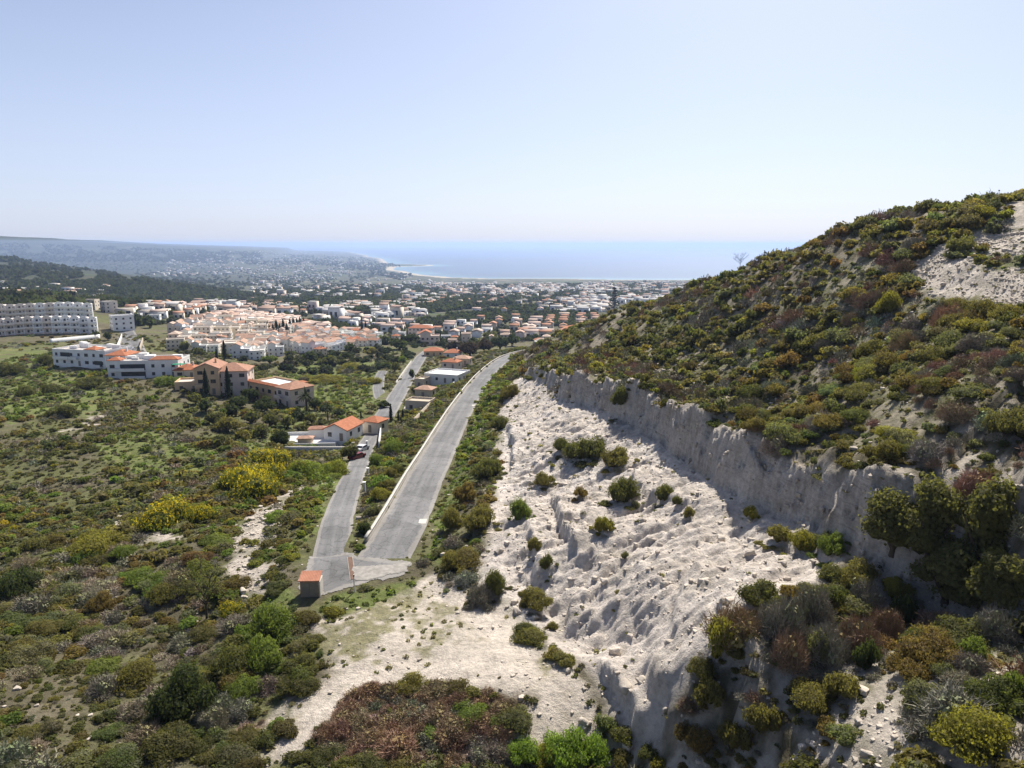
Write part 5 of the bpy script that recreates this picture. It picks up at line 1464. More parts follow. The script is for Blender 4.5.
def palm(px, py, hpx, label, at=None):
    x, y, z = at or hit1(px, py)
    d = y * CP - z * SP; h = hpx * d / FPX
    t = empty('palm_tree', (x, y, z - .1)); tag(t, label, 'palm')
    skin_trunk('trunk', [((0, 0, -.3), (0, 0, h * .72), h * .05, h * .035)], t)
    V = []; F_ = []
    rng = np.random.default_rng(8)
    for k in range(34):
        a = rng.uniform(0, 6.283); el = rng.uniform(-.6, 1.2); L = h * .42; w_ = h * .05; n = 4
        p = Vector((0, 0, h * .74)); dr = Vector((math.cos(a) * math.cos(el), math.sin(a) * math.cos(el), math.sin(el))); sdv = Vector((-math.sin(a), math.cos(a), 0)) * w_
        o = len(V)
        for i in range(n + 1):
            f = 1 - .8 * (i / n) ** 2; V += [tuple(p - sdv * f), tuple(p + sdv * f)]
            p = p + dr * (L / n); dr = (dr + Vector((0, 0, -.28))).normalized()
        F_ += [(o + 2 * i, o + 2 * i + 1, o + 2 * i + 3, o + 2 * i + 2) for i in range(n)]
    c = link('crown', new_mesh('crown', V, F_, np.ones((len(V), 3)), [M['leaf']]), t); c.color = (.05, .06, .025, 1)
    PLACED.append((x, y, h * .3))
palm(307, 414, 26, 'palm beside the end of the ochre building')
palm(328, 420, 16, 'smaller palm right of the ochre building palm')

# thin sapling in the left scrub
def bare_tree(px, py, hpx, label, name='bare_tree', leafy=0, at=None, spread=.35, col=(.10, .09, .075), lcol=(.10, .11, .04), n=26):
    x, y, z = at or hit1(px, py)
    d = y * CP - z * SP; h = hpx * d / FPX
    t = empty(name, (x, y, z - .1)); tag(t, label, 'tree')
    rng = random.Random(px); segs = [((0, 0, -.3), (0, 0, h * .45), h * .022, h * .014)]
    tips = []
    for k in range(n):
        a = rng.uniform(0, 6.283); z0 = h * rng.uniform(.2, .55); L = h * rng.uniform(.25, .5)
        e = Vector((math.cos(a) * spread * L * 1.6, math.sin(a) * spread * L * 1.6, z0 + L * rng.uniform(.6, 1)))
        segs.append(((0, 0, min(z0, h * .45)), tuple(e), h * .010, h * .003)); tips.append(e)
        for q in range(3):
            e2 = e + Vector((rng.uniform(-1, 1), rng.uniform(-1, 1), rng.uniform(-.1, .9))) * h * .13
            segs.append((tuple(e * .75 + Vector((0, 0, z0)) * .25), tuple(e2), h * .006, h * .002)); tips.append(e2)
    tr = skin_trunk('trunk', segs, t)
    if leafy:
        rg = np.random.default_rng(3); T_ = np.array([tuple(e) for e in tips]); cen = T_[rg.integers(0, len(T_), leafy)] + rg.normal(size=(leafy, 3)) * h * .045
        V, F_ = leaf_quads(rg, cen, rg.normal(size=cen.shape), h * .018, .6)
        c = link('crown', new_mesh('crown', V, F_, np.ones((len(V), 3)), [M['leaf']]), t); c.color = (*lcol, 1)
    return t
bare_tree(207, 618, 62, 'thin young tree with a sparse pale crown in the left scrub', 'sapling', 900, spread=.30, n=12, lcol=(.15, .155, .07))
bare_tree(988, 212, 13, 'bare dark bush sticking up on the hill crest', 'bare_tree', 160, spread=.9, lcol=(.04, .045, .03), n=40)
bare_tree(740, 268, 17, 'bare spreading tree on the skyline of the hill', 'bare_tree', 30, spread=.7)
bare_tree(705, 290, 12, 'thin bare twig tree lower on the hill skyline', 'bare_tree', 0, spread=.4, n=10)
bare_tree(921, 218, 14, 'thin bare twig tree on the crest beside the dark bush', 'bare_tree', 0, spread=.3, n=8)
for px, py, wp, hp, c, lab in trees_px:
    leafy_tree(px, py, wp, hp, c, lab, 'tree', None, .15, 'hi' if hp > 15 else 'lo')
FT = Mass(); rF = np.random.default_rng(19)
def far_trees(poly, nn, size, lod='far', thr=.35, cset=((.044, .058, .030), (.062, .072, .037), (.058, .062, .042))):
    bx = [p[0] for p in poly]; by = [p[1] for p in poly]
    u_ = rF.uniform(min(bx), max(bx), nn * 4); v_ = rF.uniform(min(by), max(by), nn * 4)
    ins = in_poly(u_, v_, poly) & (vnoise(u_ / 18, v_ / 4.0, 29) > thr); u_, v_ = u_[ins][:nn], v_[ins][:nn]
    X_, Y_, Z_ = hit(u_, v_); cs_ = near(COAST_SD, X_, Y_)
    bb = np.array(BUILT)
    for x, y, z, c_ in zip(X_, Y_, Z_, cs_):
        if math.isnan(x) or c_ < 40 or (x > -12 and y < 420): continue
        s = size * rF.uniform(.6, 1.4)
        if y < 800 and ((bb[:, 0] - x) ** 2 + (bb[:, 1] - y) ** 2 < (4.5 + s * .5) ** 2).any(): continue
        FT.add('crown', lod, int(rF.integers(99)), (x, y, z - .3), (s * rF.uniform(.9, 1.6), s, s * rF.uniform(.9, 1.5)), rF.uniform(0, 6.28), np.array(cset[int(rF.integers(3))]) * rF.uniform(.8, 1.3))
far_trees([(170, 356), (170, 330), (300, 316), (345, 340), (338, 358), (250, 362)], 150, 2.4, 'lo', 0)
far_trees([(250, 372), (300, 358), (345, 350), (420, 344), (412, 362), (380, 372), (330, 376)], 130, 2.6, 'lo', .2)
far_trees([(340, 345), (390, 330), (420, 332), (545, 320), (545, 340), (480, 350), (400, 346)], 420, 3.0, 'lo', .2)
far_trees([(120, 330), (140, 300), (330, 304), (345, 322), (300, 316), (180, 322)], 420, 3.4, 'far', .1)
far_trees([(290, 325), (345, 316), (420, 320), (560, 300), (620, 300), (570, 330), (520, 322), (400, 330), (350, 334)], 1700, 3.6, 'far', .1)
far_trees([(240, 310), (400, 316), (560, 300), (690, 296), (700, 283), (440, 285), (280, 285)], 5600, 5.4, 'far', .08)
far_trees([(0, 318), (110, 306), (240, 306), (300, 298), (380, 276), (330, 262), (150, 262), (0, 262)], 5000, 6.0, 'far', .3)
far_trees([(0, 262), (150, 262), (330, 256), (200, 250), (0, 243)], 2200, 11.0, 'far', .25)
far_trees([(0, 300), (60, 300), (110, 308), (250, 300), (240, 290), (100, 280), (0, 290)], 1500, 5.0, 'far', .1)
far_trees([(150, 262), (330, 266), (400, 280), (420, 274), (380, 258), (200, 252)], 2200, 9.0, 'far', .25)
FT.done('distant_trees', 'leaf')
# ------------------------------------------------------------------ walls, kiosk, small things by the roads
q, w = ROADS['upper']
t2 = np.gradient(q[:, :2], axis=0); t2 /= np.linalg.norm(t2, axis=1)[:, None]
left = np.stack([-t2[:, 1], t2[:, 0]], 1)
def wall_along(name, q, off, i0, i1, h, th, lift, mat, below=1.2, coping=None):
    t2 = np.gradient(q[:, :2], axis=0); t2 /= np.linalg.norm(t2, axis=1)[:, None]
    left = np.stack([-t2[:, 1], t2[:, 0]], 1)
    """a parapet following a line, as one thing with a wall and a coping"""
    r = empty(name, tuple(q[i0]))
    def strip(o0, o1, z0, z1, nm, m_):
        V = []; F_ = []
        for i in range(i0, i1 + 1):
            for o_, z_ in ((o0, z0), (o1, z0), (o1, z1), (o0, z1)):
                p = q[i, :2] + left[i] * (off + o_); V.append((p[0] - q[i0, 0], p[1] - q[i0, 1], q[i, 2] + lift + z_ - q[i0, 2]))
        for k in range(i1 - i0):
            a = 4 * k
            for e in range(4): F_.append((a + e, a + (e + 1) % 4, a + 4 + (e + 1) % 4, a + 4 + e))
        e_ = 4 * (i1 - i0); F_ += [(3, 2, 1, 0), (e_, e_ + 1, e_ + 2, e_ + 3)]
        return link(nm, new_mesh(nm, V, F_, None, [M[m_]]), r)
    strip(0, th, -below, h, 'wall', mat)
    strip(-.06, th + .06, h, h + .1, 'coping', coping or mat)
    return r
i0 = int(np.argmin(np.abs(q[:, 1] - 82.5)))
r = wall_along('guard_wall', q, w + .15, i0, len(q) - 2, .62, .28, 0, 'conc_dark', 2.0, 'conc')
tag(r, 'long concrete guard wall with pale coping along the valley side of the hill road', 'guard wall')

# transformer kiosk with orange roof
x, y, z = hit1(310, 597)
t = empty('kiosk', (x, y, z)); t.rotation_euler = (0, 0, R(3)); t.scale = (.84, .84, .9)
m_ = MB(); m_.box(-1.15, 1.15, 0, 1.7, -.4, 1.95); m_.build('wall', 'brick', t)
m_ = MB(); o = 0; a = .14
m_.V += [(-1.15 - a, -a, 1.95), (1.15 + a, -a, 1.95), (1.15 + a, 1.7 + a, 2.35), (-1.15 - a, 1.7 + a, 2.35), (-1.15 - a, -a, 2.09), (1.15 + a, -a, 2.09), (1.15 + a, 1.7 + a, 2.49), (-1.15 - a, 1.7 + a, 2.49)]
m_.F += [(3, 2, 1, 0), (4, 5, 6, 7), (0, 1, 5, 4), (1, 2, 6, 5), (2, 3, 7, 6), (3, 0, 4, 7)]; m_.build('roof', 'tile', t, (.42, .19, .12))
m_ = MB(); m_.box(1.153, 1.32, -.05, 1.75, -.4, 1.9); m_.build('sunlit_side', 'conc', t)  # pale strip: sunlight on the kiosk's right side put into the colour
m_ = MB(); m_.box(-.9, -.03, -.05, .02, 0, 1.7); m_.build('door', 'wood', t); m_ = MB(); m_.box(.03, .9, -.05, .02, 0, 1.7); m_.build('door', 'wood', t)
tag(t, 'small brick kiosk with orange tiled roof at the corner of the junction', 'kiosk'); PLACED.append((x, y + .8, 2.2)); BUILT.append((x, y, 2.2))
# drainage channel across the junction
def strip_box(name, a, b, wd, h0, h1, mat, label, cat):
    (x0, y0, z0), (x1, y1, z1) = a, b
    L = math.hypot(x1 - x0, y1 - y0); t = empty(name, (x0, y0, (z0 + z1) / 2)); t.rotation_euler = (0, 0, math.atan2(y1 - y0, x1 - x0))
    m_ = MB(); m_.box(0, L, -wd / 2, wd / 2, h0, h1)
    return t, L, m_
a, b = hit1(353, 580), hit1(350, 558)
t, L, m_ = strip_box('drain_grate', a, b, .5, -.3, .115, 'rust', '', ''); m_.build('grate', 'rust', t)
for s_ in (-1, 1):
    m_ = MB(); m_.box(-.1, L + .1, s_ * .30 - .04, s_ * .30 + .04, -.3, .12); m_.build('edge', 'conc_dark', t)
tag(t, 'rusty drain channel crossing the junction between the two roads', 'drain')
a, b = hit1(419, 522.5), hit1(426.5, 522.5)
t, L, m_ = strip_box('concrete_slab', a, b, 1.6, -.3, .2, 'conc', '', ''); sl = m_.build('slab', 'conc', t)
tag(t, 'pale concrete slab lying on the right edge of the hill road', 'slab')
a, b = hit1(447.5, 433), hit1(450.5, 433)
t, L, m_ = strip_box('concrete_slab', hit1(472, 406), hit1(475, 406), 1.6, -.3, .22, 'conc', '', ''); m_.build('slab', 'conc', t)
tag(t, 'pale concrete slab further up the right edge of the hill road', 'slab')
# bleached concrete apron where the track begins
pad_mesh('track_apron', [hit1(*p)[:2] for p in [(354, 580), (353, 568), (380, 566), (409, 563), (407, 572), (385, 576), (368, 581)]], .105, M['chalky'], .16, .45)
x, y, z = hit1(354.5, 592); t = empty('marker_post', (x, y, z)); m_ = MB(); m_.box(-.05, .05, -.05, .05, -.3, 2.0); m_.build('post', 'conc', t); m_ = MB(); m_.box(-.07, .07, -.07, .07, 1.8, 1.95); m_.build('band', 'rust', t)
tag(t, 'thin pale marker post at the edge of the junction below the drain', 'post')
# gate posts along the lower road
for px, py, hp, lab in [(364.5, 491, 9, 'white gate post on the lower road, nearest one'), (368, 475, 7, 'white gate post on the lower road, second one'), (367, 447, 6, 'white gate post on the lower road by the house')]:
    x, y, z = hit1(px, py); d = y * CP - z * SP; h = hp * d / FPX
    t = empty('gate_post', (x, y, z)); m_ = MB(); m_.box(-.2, .2, -.2, .2, -.3, h); m_.build('post', 'conc', t); m_ = MB(); m_.box(-.26, .26, -.26, .26, h, h + .1); m_.build('cap', 'wall', t, WHITE)
    tag(t, lab, 'gate post')
# walls about the houses
def free_wall(p, q_, h, th, mat, label, name='garden_wall', col=WHITE, lift=0):
    (x0, y0, z0), (x1, y1, z1) = p, q_
    n = max(2, int(math.hypot(x1 - x0, y1 - y0) / 1.5)); r = empty(name, (x0, y0, z0))
    V = []; F_ = []; dx, dy = x1 - x0, y1 - y0; L = math.hypot(dx, dy); nx, ny = -dy / L * th / 2, dx / L * th / 2
    for i in range(n + 1):
        x, y = x0 + dx * i / n, y0 + dy * i / n; zt = z0 + (z1 - z0) * i / n
        zb = min(float(H(x, y)), zt) - 1
        V += [(x - nx - x0, y - ny - y0, zb - z0), (x + nx - x0, y + ny - y0, zb - z0), (x + nx - x0, y + ny - y0, zt + h - z0), (x - nx - x0, y - ny - y0, zt + h - z0)]
    for k in range(n):
        for e in range(4): F_.append((4 * k + e, 4 * k + (e + 1) % 4, 4 * k + 4 + (e + 1) % 4, 4 * k + 4 + e))
    F_ += [(3, 2, 1, 0), (4 * n, 4 * n + 1, 4 * n + 2, 4 * n + 3)]
    me = new_mesh('wall', V, F_, None, [M[mat]]); o = link('wall', me, r); o.color = (*col, 1)
    tag(r, label, 'wall'); return r
free_wall(hit1(414, 424), hit1(430, 407), 1.6, .5, 'stone', 'stone retaining wall climbing below the white villa')
free_wall(hit1(452, 386), hit1(462, 377), 1.0, .3, 'wall', 'white garden wall right of the flat roofed villa')
ql, wl_ = ROADS['lane']; ia, ib = int(np.argmin(np.abs(ql[:, 1] - 290))), int(np.argmin(np.abs(ql[:, 1] - 375)))
tag(wall_along('kerb_wall', ql, wl_ + .2, ia, ib, .6, .3, 0, 'conc'), 'pale kerb wall along the left side of the upper lane', 'wall')
free_wall(hit1(379, 449), hit1(381, 432), 1.8, .3, 'wall', 'white wall beside the lane right of the small cream house', col=(.6, .58, .55))
free_wall(hit1(404, 412), hit1(409, 401), .9, .3, 'conc', 'low pale wall at the garage by the lane')
free_wall(hit1(285, 452), hit1(348, 452), 1.3, .4, 'conc', 'long pale retaining wall in front of the white patio')
free_wall(hit1(50, 343), hit1(100, 338), 2.2, .4, 'wall', 'long white retaining wall below the lower terraced row')
free_wall(hit1(116, 352), hit1(122, 337), 2.0, .5, 'conc', 'pale retaining wall on the left of the curving street')
free_wall(hit1(140, 352), hit1(143, 342), 2.6, .5, 'stone', 'sandy retaining wall on the right of the curving street')
# the curving street above the apartments
st_ = smooth_line([hit1(135, 354), hit1(133, 347), hit1(129, 339), hit1(124, 331), hit1(119, 323)], 2.0, 3)
st_[:, 2] = H(st_[:, 0], st_[:, 1])
ribbon('street', st_, 5.5, .25)
# parked car by the house
def car(px, py, rz, col, label):
    x, y, z = hit1(px, py); t = empty('parked_car', (x, y, z + .05)); t.rotation_euler = (0, 0, rz); tag(t, label, 'car')
    pr = [(-2.05, .35), (-2.1, .75), (-1.9, .95), (-1.2, 1.0), (-.75, 1.42), (.75, 1.45), (1.4, .98), (2.0, .9), (2.1, .6), (2.05, .35)]
    m_ = MB(); n = len(pr); m_.V += [(a, -.85, b) for a, b in pr] + [(a, .85, b) for a, b in pr]
    m_.F += [tuple(range(n)), tuple(range(2 * n - 1, n - 1, -1))] + [((k + 1) % n, k, k + n, (k + 1) % n + n) for k in range(n)]
    m_.build('body', 'carpaint', t, col)
    for s_ in (-1, 1):
        m_ = MB(); o = 0; y_ = s_ * .86
        m_.quad((-1.05, y_, 1.02), (1.2, y_, 1.02), (.7, y_, 1.38), (-.68, y_, 1.36)); m_.build('side_window', 'glass', t)
    m_ = MB(); m_.quad((-1.22, -.7, 1.02), (-1.22, .7, 1.02), (-.80, .66, 1.42), (-.80, -.66, 1.42)); m_.build('windscreen', 'glass', t)
    m_ = MB(); m_.quad((1.42, .7, 1.0), (1.42, -.7, 1.0), (.80, -.66, 1.45), (.80, .66, 1.45)); m_.build('rear_window', 'glass', t)
    wm = None
    for a in (-1.3, 1.3):
        for s_ in (-1, 1):
            V = []; k = 14
            for yy in (-.1, .1):
                V += [(math.cos(6.283 * i / k) * .33, yy, math.sin(6.283 * i / k) * .33) for i in range(k)]
            m_ = MB(); m_.V = V; m_.F = [tuple(range(k - 1, -1, -1)), tuple(range(k, 2 * k))] + [(i, (i + 1) % k, k + (i + 1) % k, k + i) for i in range(k)]
            m_.build('wheel', 'rubber', t, loc=(a, s_ * .82, .33))
car(357, 459, R(60), (.20, .03, .03), 'dark red car parked in front of the orange gable house')
car(362, 451, R(70), (.6, .6, .6), 'white car parked behind the dark red one')
car(427, 353, R(80), (.65, .65, .66), 'white van sized car at the far end of the lane')
car(133, 350, R(85), (.6, .6, .62), 'white car on the curving street above the apartments')
# ------------------------------------------------------------------ scrub over the whole place
def csd_at(x, y):
    d, _, sd_ = poly_dist(x, y, CLIFF)
    return -sd_ * d
cand = []
for x0, x1, y0, y1, s, seed in [(-150, 130, 24, 118, 1.5, 1), (-230, 150, 118, 200, 2.0, 2), (-330, 150, 200, 300, 2.8, 3), (-330, 60, 300, 430, 3.8, 4)]:
    x, y = jitter_grid(x0, x1, y0, y1, s, seed); cand.append(np.stack([x, y, np.full(x.shape, s)], 1))
x, y = jitter_grid(-40, 12, 38, 62, .8, 9); okb = near(ZONE['brush'], x, y) > .35; cand.append(np.stack([x[okb], y[okb], np.full(okb.sum(), 1.25)], 1))
cand = np.concatenate(cand)
cx, cy, csz = cand.T
cz_ = H(cx, cy)
ok = inview(cx, cy, cz_, 230, 130) & visible(cx, cy, cz_)
cx, cy, csz, cz_ = cx[ok], cy[ok], csz[ok], cz_[ok]
rng = np.random.default_rng(4)
zr = {k: near(A, cx, cy) for k, A in ZONE.items()}
rdm = near(rdmin, cx, cy)
dens = np.full(cx.shape, .98)
nz = fbm(cx, cy, 16, 3, 201); nz2 = fbm(cx, cy, 5, 2, 202)
hillm = (cx > 0) & (zr['scree'] < .3)
dens = np.where(hillm, .90 + .4 * nz2, dens + .25 * nz)
dens = np.where((cx < -40) & (cy > 120), .62 + 1.1 * nz, dens)
dens *= 1 - .96 * zr['scree']; dens *= 1 - .985 * zr['dirt']; dens *= 1 - .9 * zr['sand']; dens *= 1 - .92 * zr['rubble']; dens *= 1 - np.where(cx > 30, .35, .72) * zr['green']; dens *= 1 - .97 * np.clip(zr['cliff'] * 1.3, 0, 1)
dens = np.where(zr['brush'] > .4, .95, dens)
dens = np.where(rdm < 1.2, 0, dens)
verge = (rdm < 22) & (cx > -14) & (cx < 10) & (cy > 70)
dens = np.where(verge & (rdm > 4.5), .95 * (1 - zr['scree'] * .9), dens); dens = np.where(verge & (rdm <= 4.5), .16, dens)
wedge = (rdm > 1.2) & (cx < -14) & (cx > -40) & (cy > 80) & (cy < 300)
dens = np.where(wedge & (rdm < 7), .85, dens)
lip = (csd_at(cx, cy) > 1.7) & (csd_at(cx, cy) < 4.5) & (cy > 50) & (cy < 190); dens = np.where(lip, 1.0, dens)
dens = np.where(zr['rubble'] > .3, np.minimum(dens, .03), dens)
for b in BUILT:
    dens = np.where((cx - b[0]) ** 2 + (cy - b[1]) ** 2 < b[2] ** 2, 0, dens)
dens = dens * np.clip(np.where(cx > -5, 1.05, 1.35) + .9 * fbm(cx, cy, 8, 3, 205), .5, 1)
take = rng.uniform(size=cx.shape) < dens
cx, cy, csz, cz_ = cx[take], cy[take], csz[take], cz_[take]
zr = {k: near(A, cx, cy) for k, A in ZONE.items()}; rdm = near(rdmin, cx, cy)
if PLACED:
    pa = np.array(PLACED)
    okp = np.ones(cx.shape, bool)
    for a in pa: okp &= (cx - a[0]) ** 2 + (cy - a[1]) ** 2 > (a[2] + .35) ** 2
    cx, cy, csz, cz_, rdm = cx[okp], cy[okp], csz[okp], cz_[okp], rdm[okp]; zr = {k: v[okp] for k, v in zr.items()}
n = len(cx)
rng = np.random.default_rng(5)
hillm = (cx > 0) & (zr['scree'] < .3)
cn = fbm(cx, cy, 22, 3, 211) + .35 * rng.normal(size=n); cn2 = fbm(cx, cy, 9, 2, 212) + .4 * rng.normal(size=n)
rad = np.minimum(csz, 2.4) * np.exp(rng.normal(0, .36, n)) * .66
rad = np.minimum(np.where(hillm, rad * 1.15, rad) * (1 + .75 * fbm(cx, cy, 11, 3, 207)), 2.4)
rad = np.where(zr['brush'] > .4, rad * .8, rad)
rad = np.where(zr['scree'] > .5, rad * .45, rad); rad = np.where((zr['dirt'] > .5) & (zr['brush'] < .3), rad * .4, rad)
rad = np.where(rdm < rad + .6, np.clip(rdm - .4, .25, 3), rad)
hgt = rad * rng.uniform(.75, 1.25, n)
hgt = np.where(hillm, hgt * 1.2, hgt * .92)
kinds = []; colname = []; cols = np.zeros((n, 3))
for i in range(n):
    u = rng.uniform()
    g = zr['green'][i]; br = zr['brush'][i]
    if br > .4: k, c = ('dry_bush', 'brown') if u < .78 else (('dry_bush', 'grey') if u < .9 else ('shrub', 'bright green'))
    elif hillm[i]:
        if cn2[i] > .38: k, c = 'dry_bush', ('grey' if u < .65 else 'brown')
        else: k = 'shrub'; c = 'dark green' if cn[i] < -.22 else 'olive green' if cn[i] < .22 else 'rust tinged' if cn[i] < .36 else 'grey green'
        if k == 'shrub' and u < .05: c = 'yellow green'
        if k == 'shrub' and .10 < u < .2: c = 'grey green'
    else:
        if cn2[i] > .42: k, c = 'dry_bush', ('grey' if u < .7 else 'pale straw')
        elif u < .015 and cy[i] > 90: k, c = 'broom_bush', 'yellow'
        else:
            k = 'shrub'; c = 'dark green' if cn[i] < -.3 else 'grey green' if cn[i] < .02 else 'olive green' if cn[i] < .4 else 'rust tinged' if cn[i] < .55 else 'bright green'
        if g > .5 and k == 'shrub' and u < .6: c = 'bright green' if u < .35 else 'yellow green'
    kinds.append(k); colname.append(c)
    base = np.array(PAL.get(c) or DRY.get(c) or (1, 1, 1))
    cols[i] = base * rng.uniform(.78, 1.25) * (1 + rng.normal(0, .06, 3))
kinds = np.array(kinds)
dep = cy * CP - cz_ * SP
show = rad * hgt / dep ** 2
ppx, ppy, _ = to_px(cx, cy, cz_)
frame = (ppx > 4) & (ppx < 1020) & (ppy < 772) & (ppy > 150)

def region(x, y, px, py):
    if ZONE['brush'][np.clip(np.searchsorted(GY, y), 0, len(GY) - 1), np.clip(np.searchsorted(GX, x), 0, len(GX) - 1)] > .4: return 'in the heap of dry brush on the white lot'
    if x > 0 and py > 540 and px > 640: return 'on the stony slope at the lower right'
    if x > 0 and px > 500:
        dcl, _, _ = poly_dist(np.array([x]), np.array([y]), CLIFF)
        if dcl[0] < 9: return 'on the rim above the shaded cliff'
        if px > 860 and py < 330: return 'near the pale rubble high on the hill'
        if px > 860: return 'on the hillside above the big dark trees'
        if py < 320: return 'near the crest of the hillside'
        return 'on the middle of the hillside'
    if px > 400 and py < 610: return 'on the bank between road and quarry'
    if px > 340 and py < 560: return 'on the bank between the two roads'
    if py > 700: return 'at the bottom of the left scrub' if px < 260 else 'at the bottom edge of the lot'
    if py > 620: return 'in the lower left scrub' if px < 150 else 'in the left scrub beside the white lot'
    if py > 545: return 'in the left scrub level with the junction' if px < 150 else 'near the sandy strip'
    if py > 480: return 'around the yellow broom on the left' if px > 110 else 'at the left edge of the upper scrub'
    if py > 430: return 'on the upper left slope below the meadow'
    return 'on the meadow below the white buildings'
LIM = {'shrub': 208, 'dry_bush': 120, 'broom_bush': 60}
single = np.zeros(n, bool)
for k, lim in LIM.items():
    w_ = np.where((kinds == k) & frame)[0]
    w_ = w_[np.argsort(-show[w_])][:lim]; single[w_] = True
def sizeword(r): return 'large' if r > 1.55 else 'medium sized' if r > 1.05 else 'small'
def shapeword(q): return 'tall' if q > 1.12 else 'low' if q < .86 else 'rounded'
order = sorted(np.where(single)[0], key=lambda i: -show[i])
for i in order:
    k = kinds[i]; lod = 'hi' if dep[i] < 115 else 'mid'
    if k == 'shrub' and rad[i] > 1.3 and dep[i] < 95: lod = 'big'
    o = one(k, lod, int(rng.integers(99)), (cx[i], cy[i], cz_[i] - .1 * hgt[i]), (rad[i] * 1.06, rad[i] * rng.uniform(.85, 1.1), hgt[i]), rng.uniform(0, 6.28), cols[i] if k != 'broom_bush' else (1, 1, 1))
    rg = region(cx[i], cy[i], ppx[i], ppy[i])
    what = {'shrub': colname[i] + ' shrub', 'dry_bush': 'leafless ' + colname[i] + ' bush', 'broom_bush': 'yellow flowering broom'}[k]
    tag(o, f'{sizeword(rad[i])} {shapeword(hgt[i] / rad[i])} {what} {rg}', {'shrub': 'shrub'}.get(k, 'bush'), ({'shrub': 'shrubs ', 'dry_bush': 'dry bushes ', 'broom_bush': 'broom '}[k]) + rg)
mass = {'leaf': Mass(), 'twig': Mass()}
for i in np.where(~single)[0]:
    k = kinds[i]
    lod = 'mid' if dep[i] < 92 else 'lo'
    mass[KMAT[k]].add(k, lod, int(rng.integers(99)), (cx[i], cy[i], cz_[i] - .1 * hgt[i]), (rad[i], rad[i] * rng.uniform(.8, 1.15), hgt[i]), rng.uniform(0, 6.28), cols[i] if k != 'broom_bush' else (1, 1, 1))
for (x_, y_, rw, rh, k, c) in SAT:           # lower growth around the feet of the placed shrubs
    for q in range(4 if rw < 1.2 else 6):
        a_ = rng.uniform(0, 6.28); dd = rw * rng.uniform(.65, 1.25); xx, yy = x_ + math.cos(a_) * dd, y_ + math.sin(a_) * dd; s_ = rw * rng.uniform(.22, .5)
        if near(rdmin, np.array([xx]), np.array([yy]))[0] < .4: continue
        kk = k if k != 'broom_bush' else 'shrub'
        if rng.uniform() < .3: kk = 'dry_bush' if kk == 'shrub' else 'shrub'
        cc = np.array(c if kk == k and kk == 'shrub' else PAL['olive green'] if kk == 'shrub' else DRY['grey']) * rng.uniform(.8, 1.2)
        mass[KMAT[kk]].add(kk, 'mid' if s_ > .5 else 'lo', int(rng.integers(99)), (xx, yy, float(H(xx, yy)) - .05), (s_, s_ * rng.uniform(.8, 1.2), s_ * rng.uniform(.6, 1.0)), a_, cc)
mass['leaf'].done('scrub', 'leaf'); mass['twig'].done('dry_scrub', 'twig')
print('scrub', n, 'singles', single.sum())

# ------------------------------------------------------------------ herbs and grass tufts between the shrubs
gm = Mass()
for x0, x1, y0, y1, s, seed in [(-100, 100, 30, 110, .95, 21), (-130, 60, 110, 190, 1.7, 22), (-220, -5, 190, 330, 3.2, 23)]:
    x, y = jitter_grid(x0, x1, y0, y1, s, seed); z = H(x, y)
    okk = inview(x, y, z, 60, 40) & visible(x, y, z, .3)
    x, y, z = x[okk], y[okk], z[okk]
    zz = {k: near(A, x, y) for k, A in ZONE.items()}; rdm_ = near(rdmin, x, y)
    r_ = np.random.default_rng(seed)
    pr = .85 + .1 * zz['green']; pr *= 1 - .93 * zz['scree']; pr *= 1 - .985 * zz['dirt']; pr *= 1 - .8 * zz['sand']; pr *= 1 - .85 * zz['rubble']; pr *= 1 - .9 * zz['cliff']; pr = np.where(rdm_ < .3, 0, pr)
    pr = np.where((zz['weeds'] > .4) & (fbm(x, y, 2.2, 3, 231) > -.15), .6, pr)
    for b in BUILT: pr = np.where((x - b[0]) ** 2 + (y - b[1]) ** 2 < (b[2] * .8) ** 2, 0, pr)
    tk = r_.uniform(size=x.shape) < pr
    for xi, yi, zi, gi, di in zip(x[tk], y[tk], z[tk], zz['green'][tk], (zz['dirt'] + zz['scree'])[tk]):
        q = r_.uniform(); rr = s * r_.uniform(.26, .66)
        c = (.135, .165, .055) if (gi > .5 and q < .75) else (.19, .165, .105) if q < .2 else (.125, .125, .058) if q < .8 else (.17, .15, .115)
        if gi > .5 and xi > -45 and yi > 70: rr *= 1.3; c = (.16, .205, .06) if q < .7 else (.19, .19, .08)
        if di > .5: rr *= .75; c = (.28, .25, .16) if q < .6 else (.18, .185, .085)
        gm.add('tuft', 'lo', int(r_.integers(99)), (xi, yi, zi - .05), (rr, rr, rr * r_.uniform(.5, 1.1)), r_.uniform(0, 6.28), np.array(c) * r_.uniform(.75, 1.25))
gm.done('grass', 'leaf')

# ------------------------------------------------------------------ stones
st = Mass(); r_ = np.random.default_rng(31)
big = []
x, y = jitter_grid(-45, 75, 34, 175, .45, 41); z = H(x, y)
okk = inview(x, y, z, 60, 40) & visible(x, y, z, .2)
x, y, z = x[okk], y[okk], z[okk]
zz = {k: near(A, x, y) for k, A in ZONE.items()}; rdm_ = near(rdmin, x, y)
pr = .015 + .08 * zz['scree'] + .012 * zz['dirt'] + .25 * zz['sand'] + .75 * zz['rubble']; pr *= .5 + 1.2 * (fbm(x, y, 6, 3, 241) > 0)
pr = np.where(rdm_ < .2, 0, pr); pr = np.where((x > 0) & (zz['scree'] < .2), pr + .05, pr)
tk = r_.uniform(size=x.shape) < pr
for xi, yi, zi in zip(x[tk], y[tk], z[tk]):
    s = min(.085 * math.exp(abs(r_.normal(0, .68))), .6)
    t_ = np.array((.52, .46, .39)) * r_.uniform(.72, 1.12)
    p_, q_, d_ = to_px(xi, yi, zi)
    row = (s / d_, xi, yi, zi, s, t_, p_, q_)
    big.append(row)
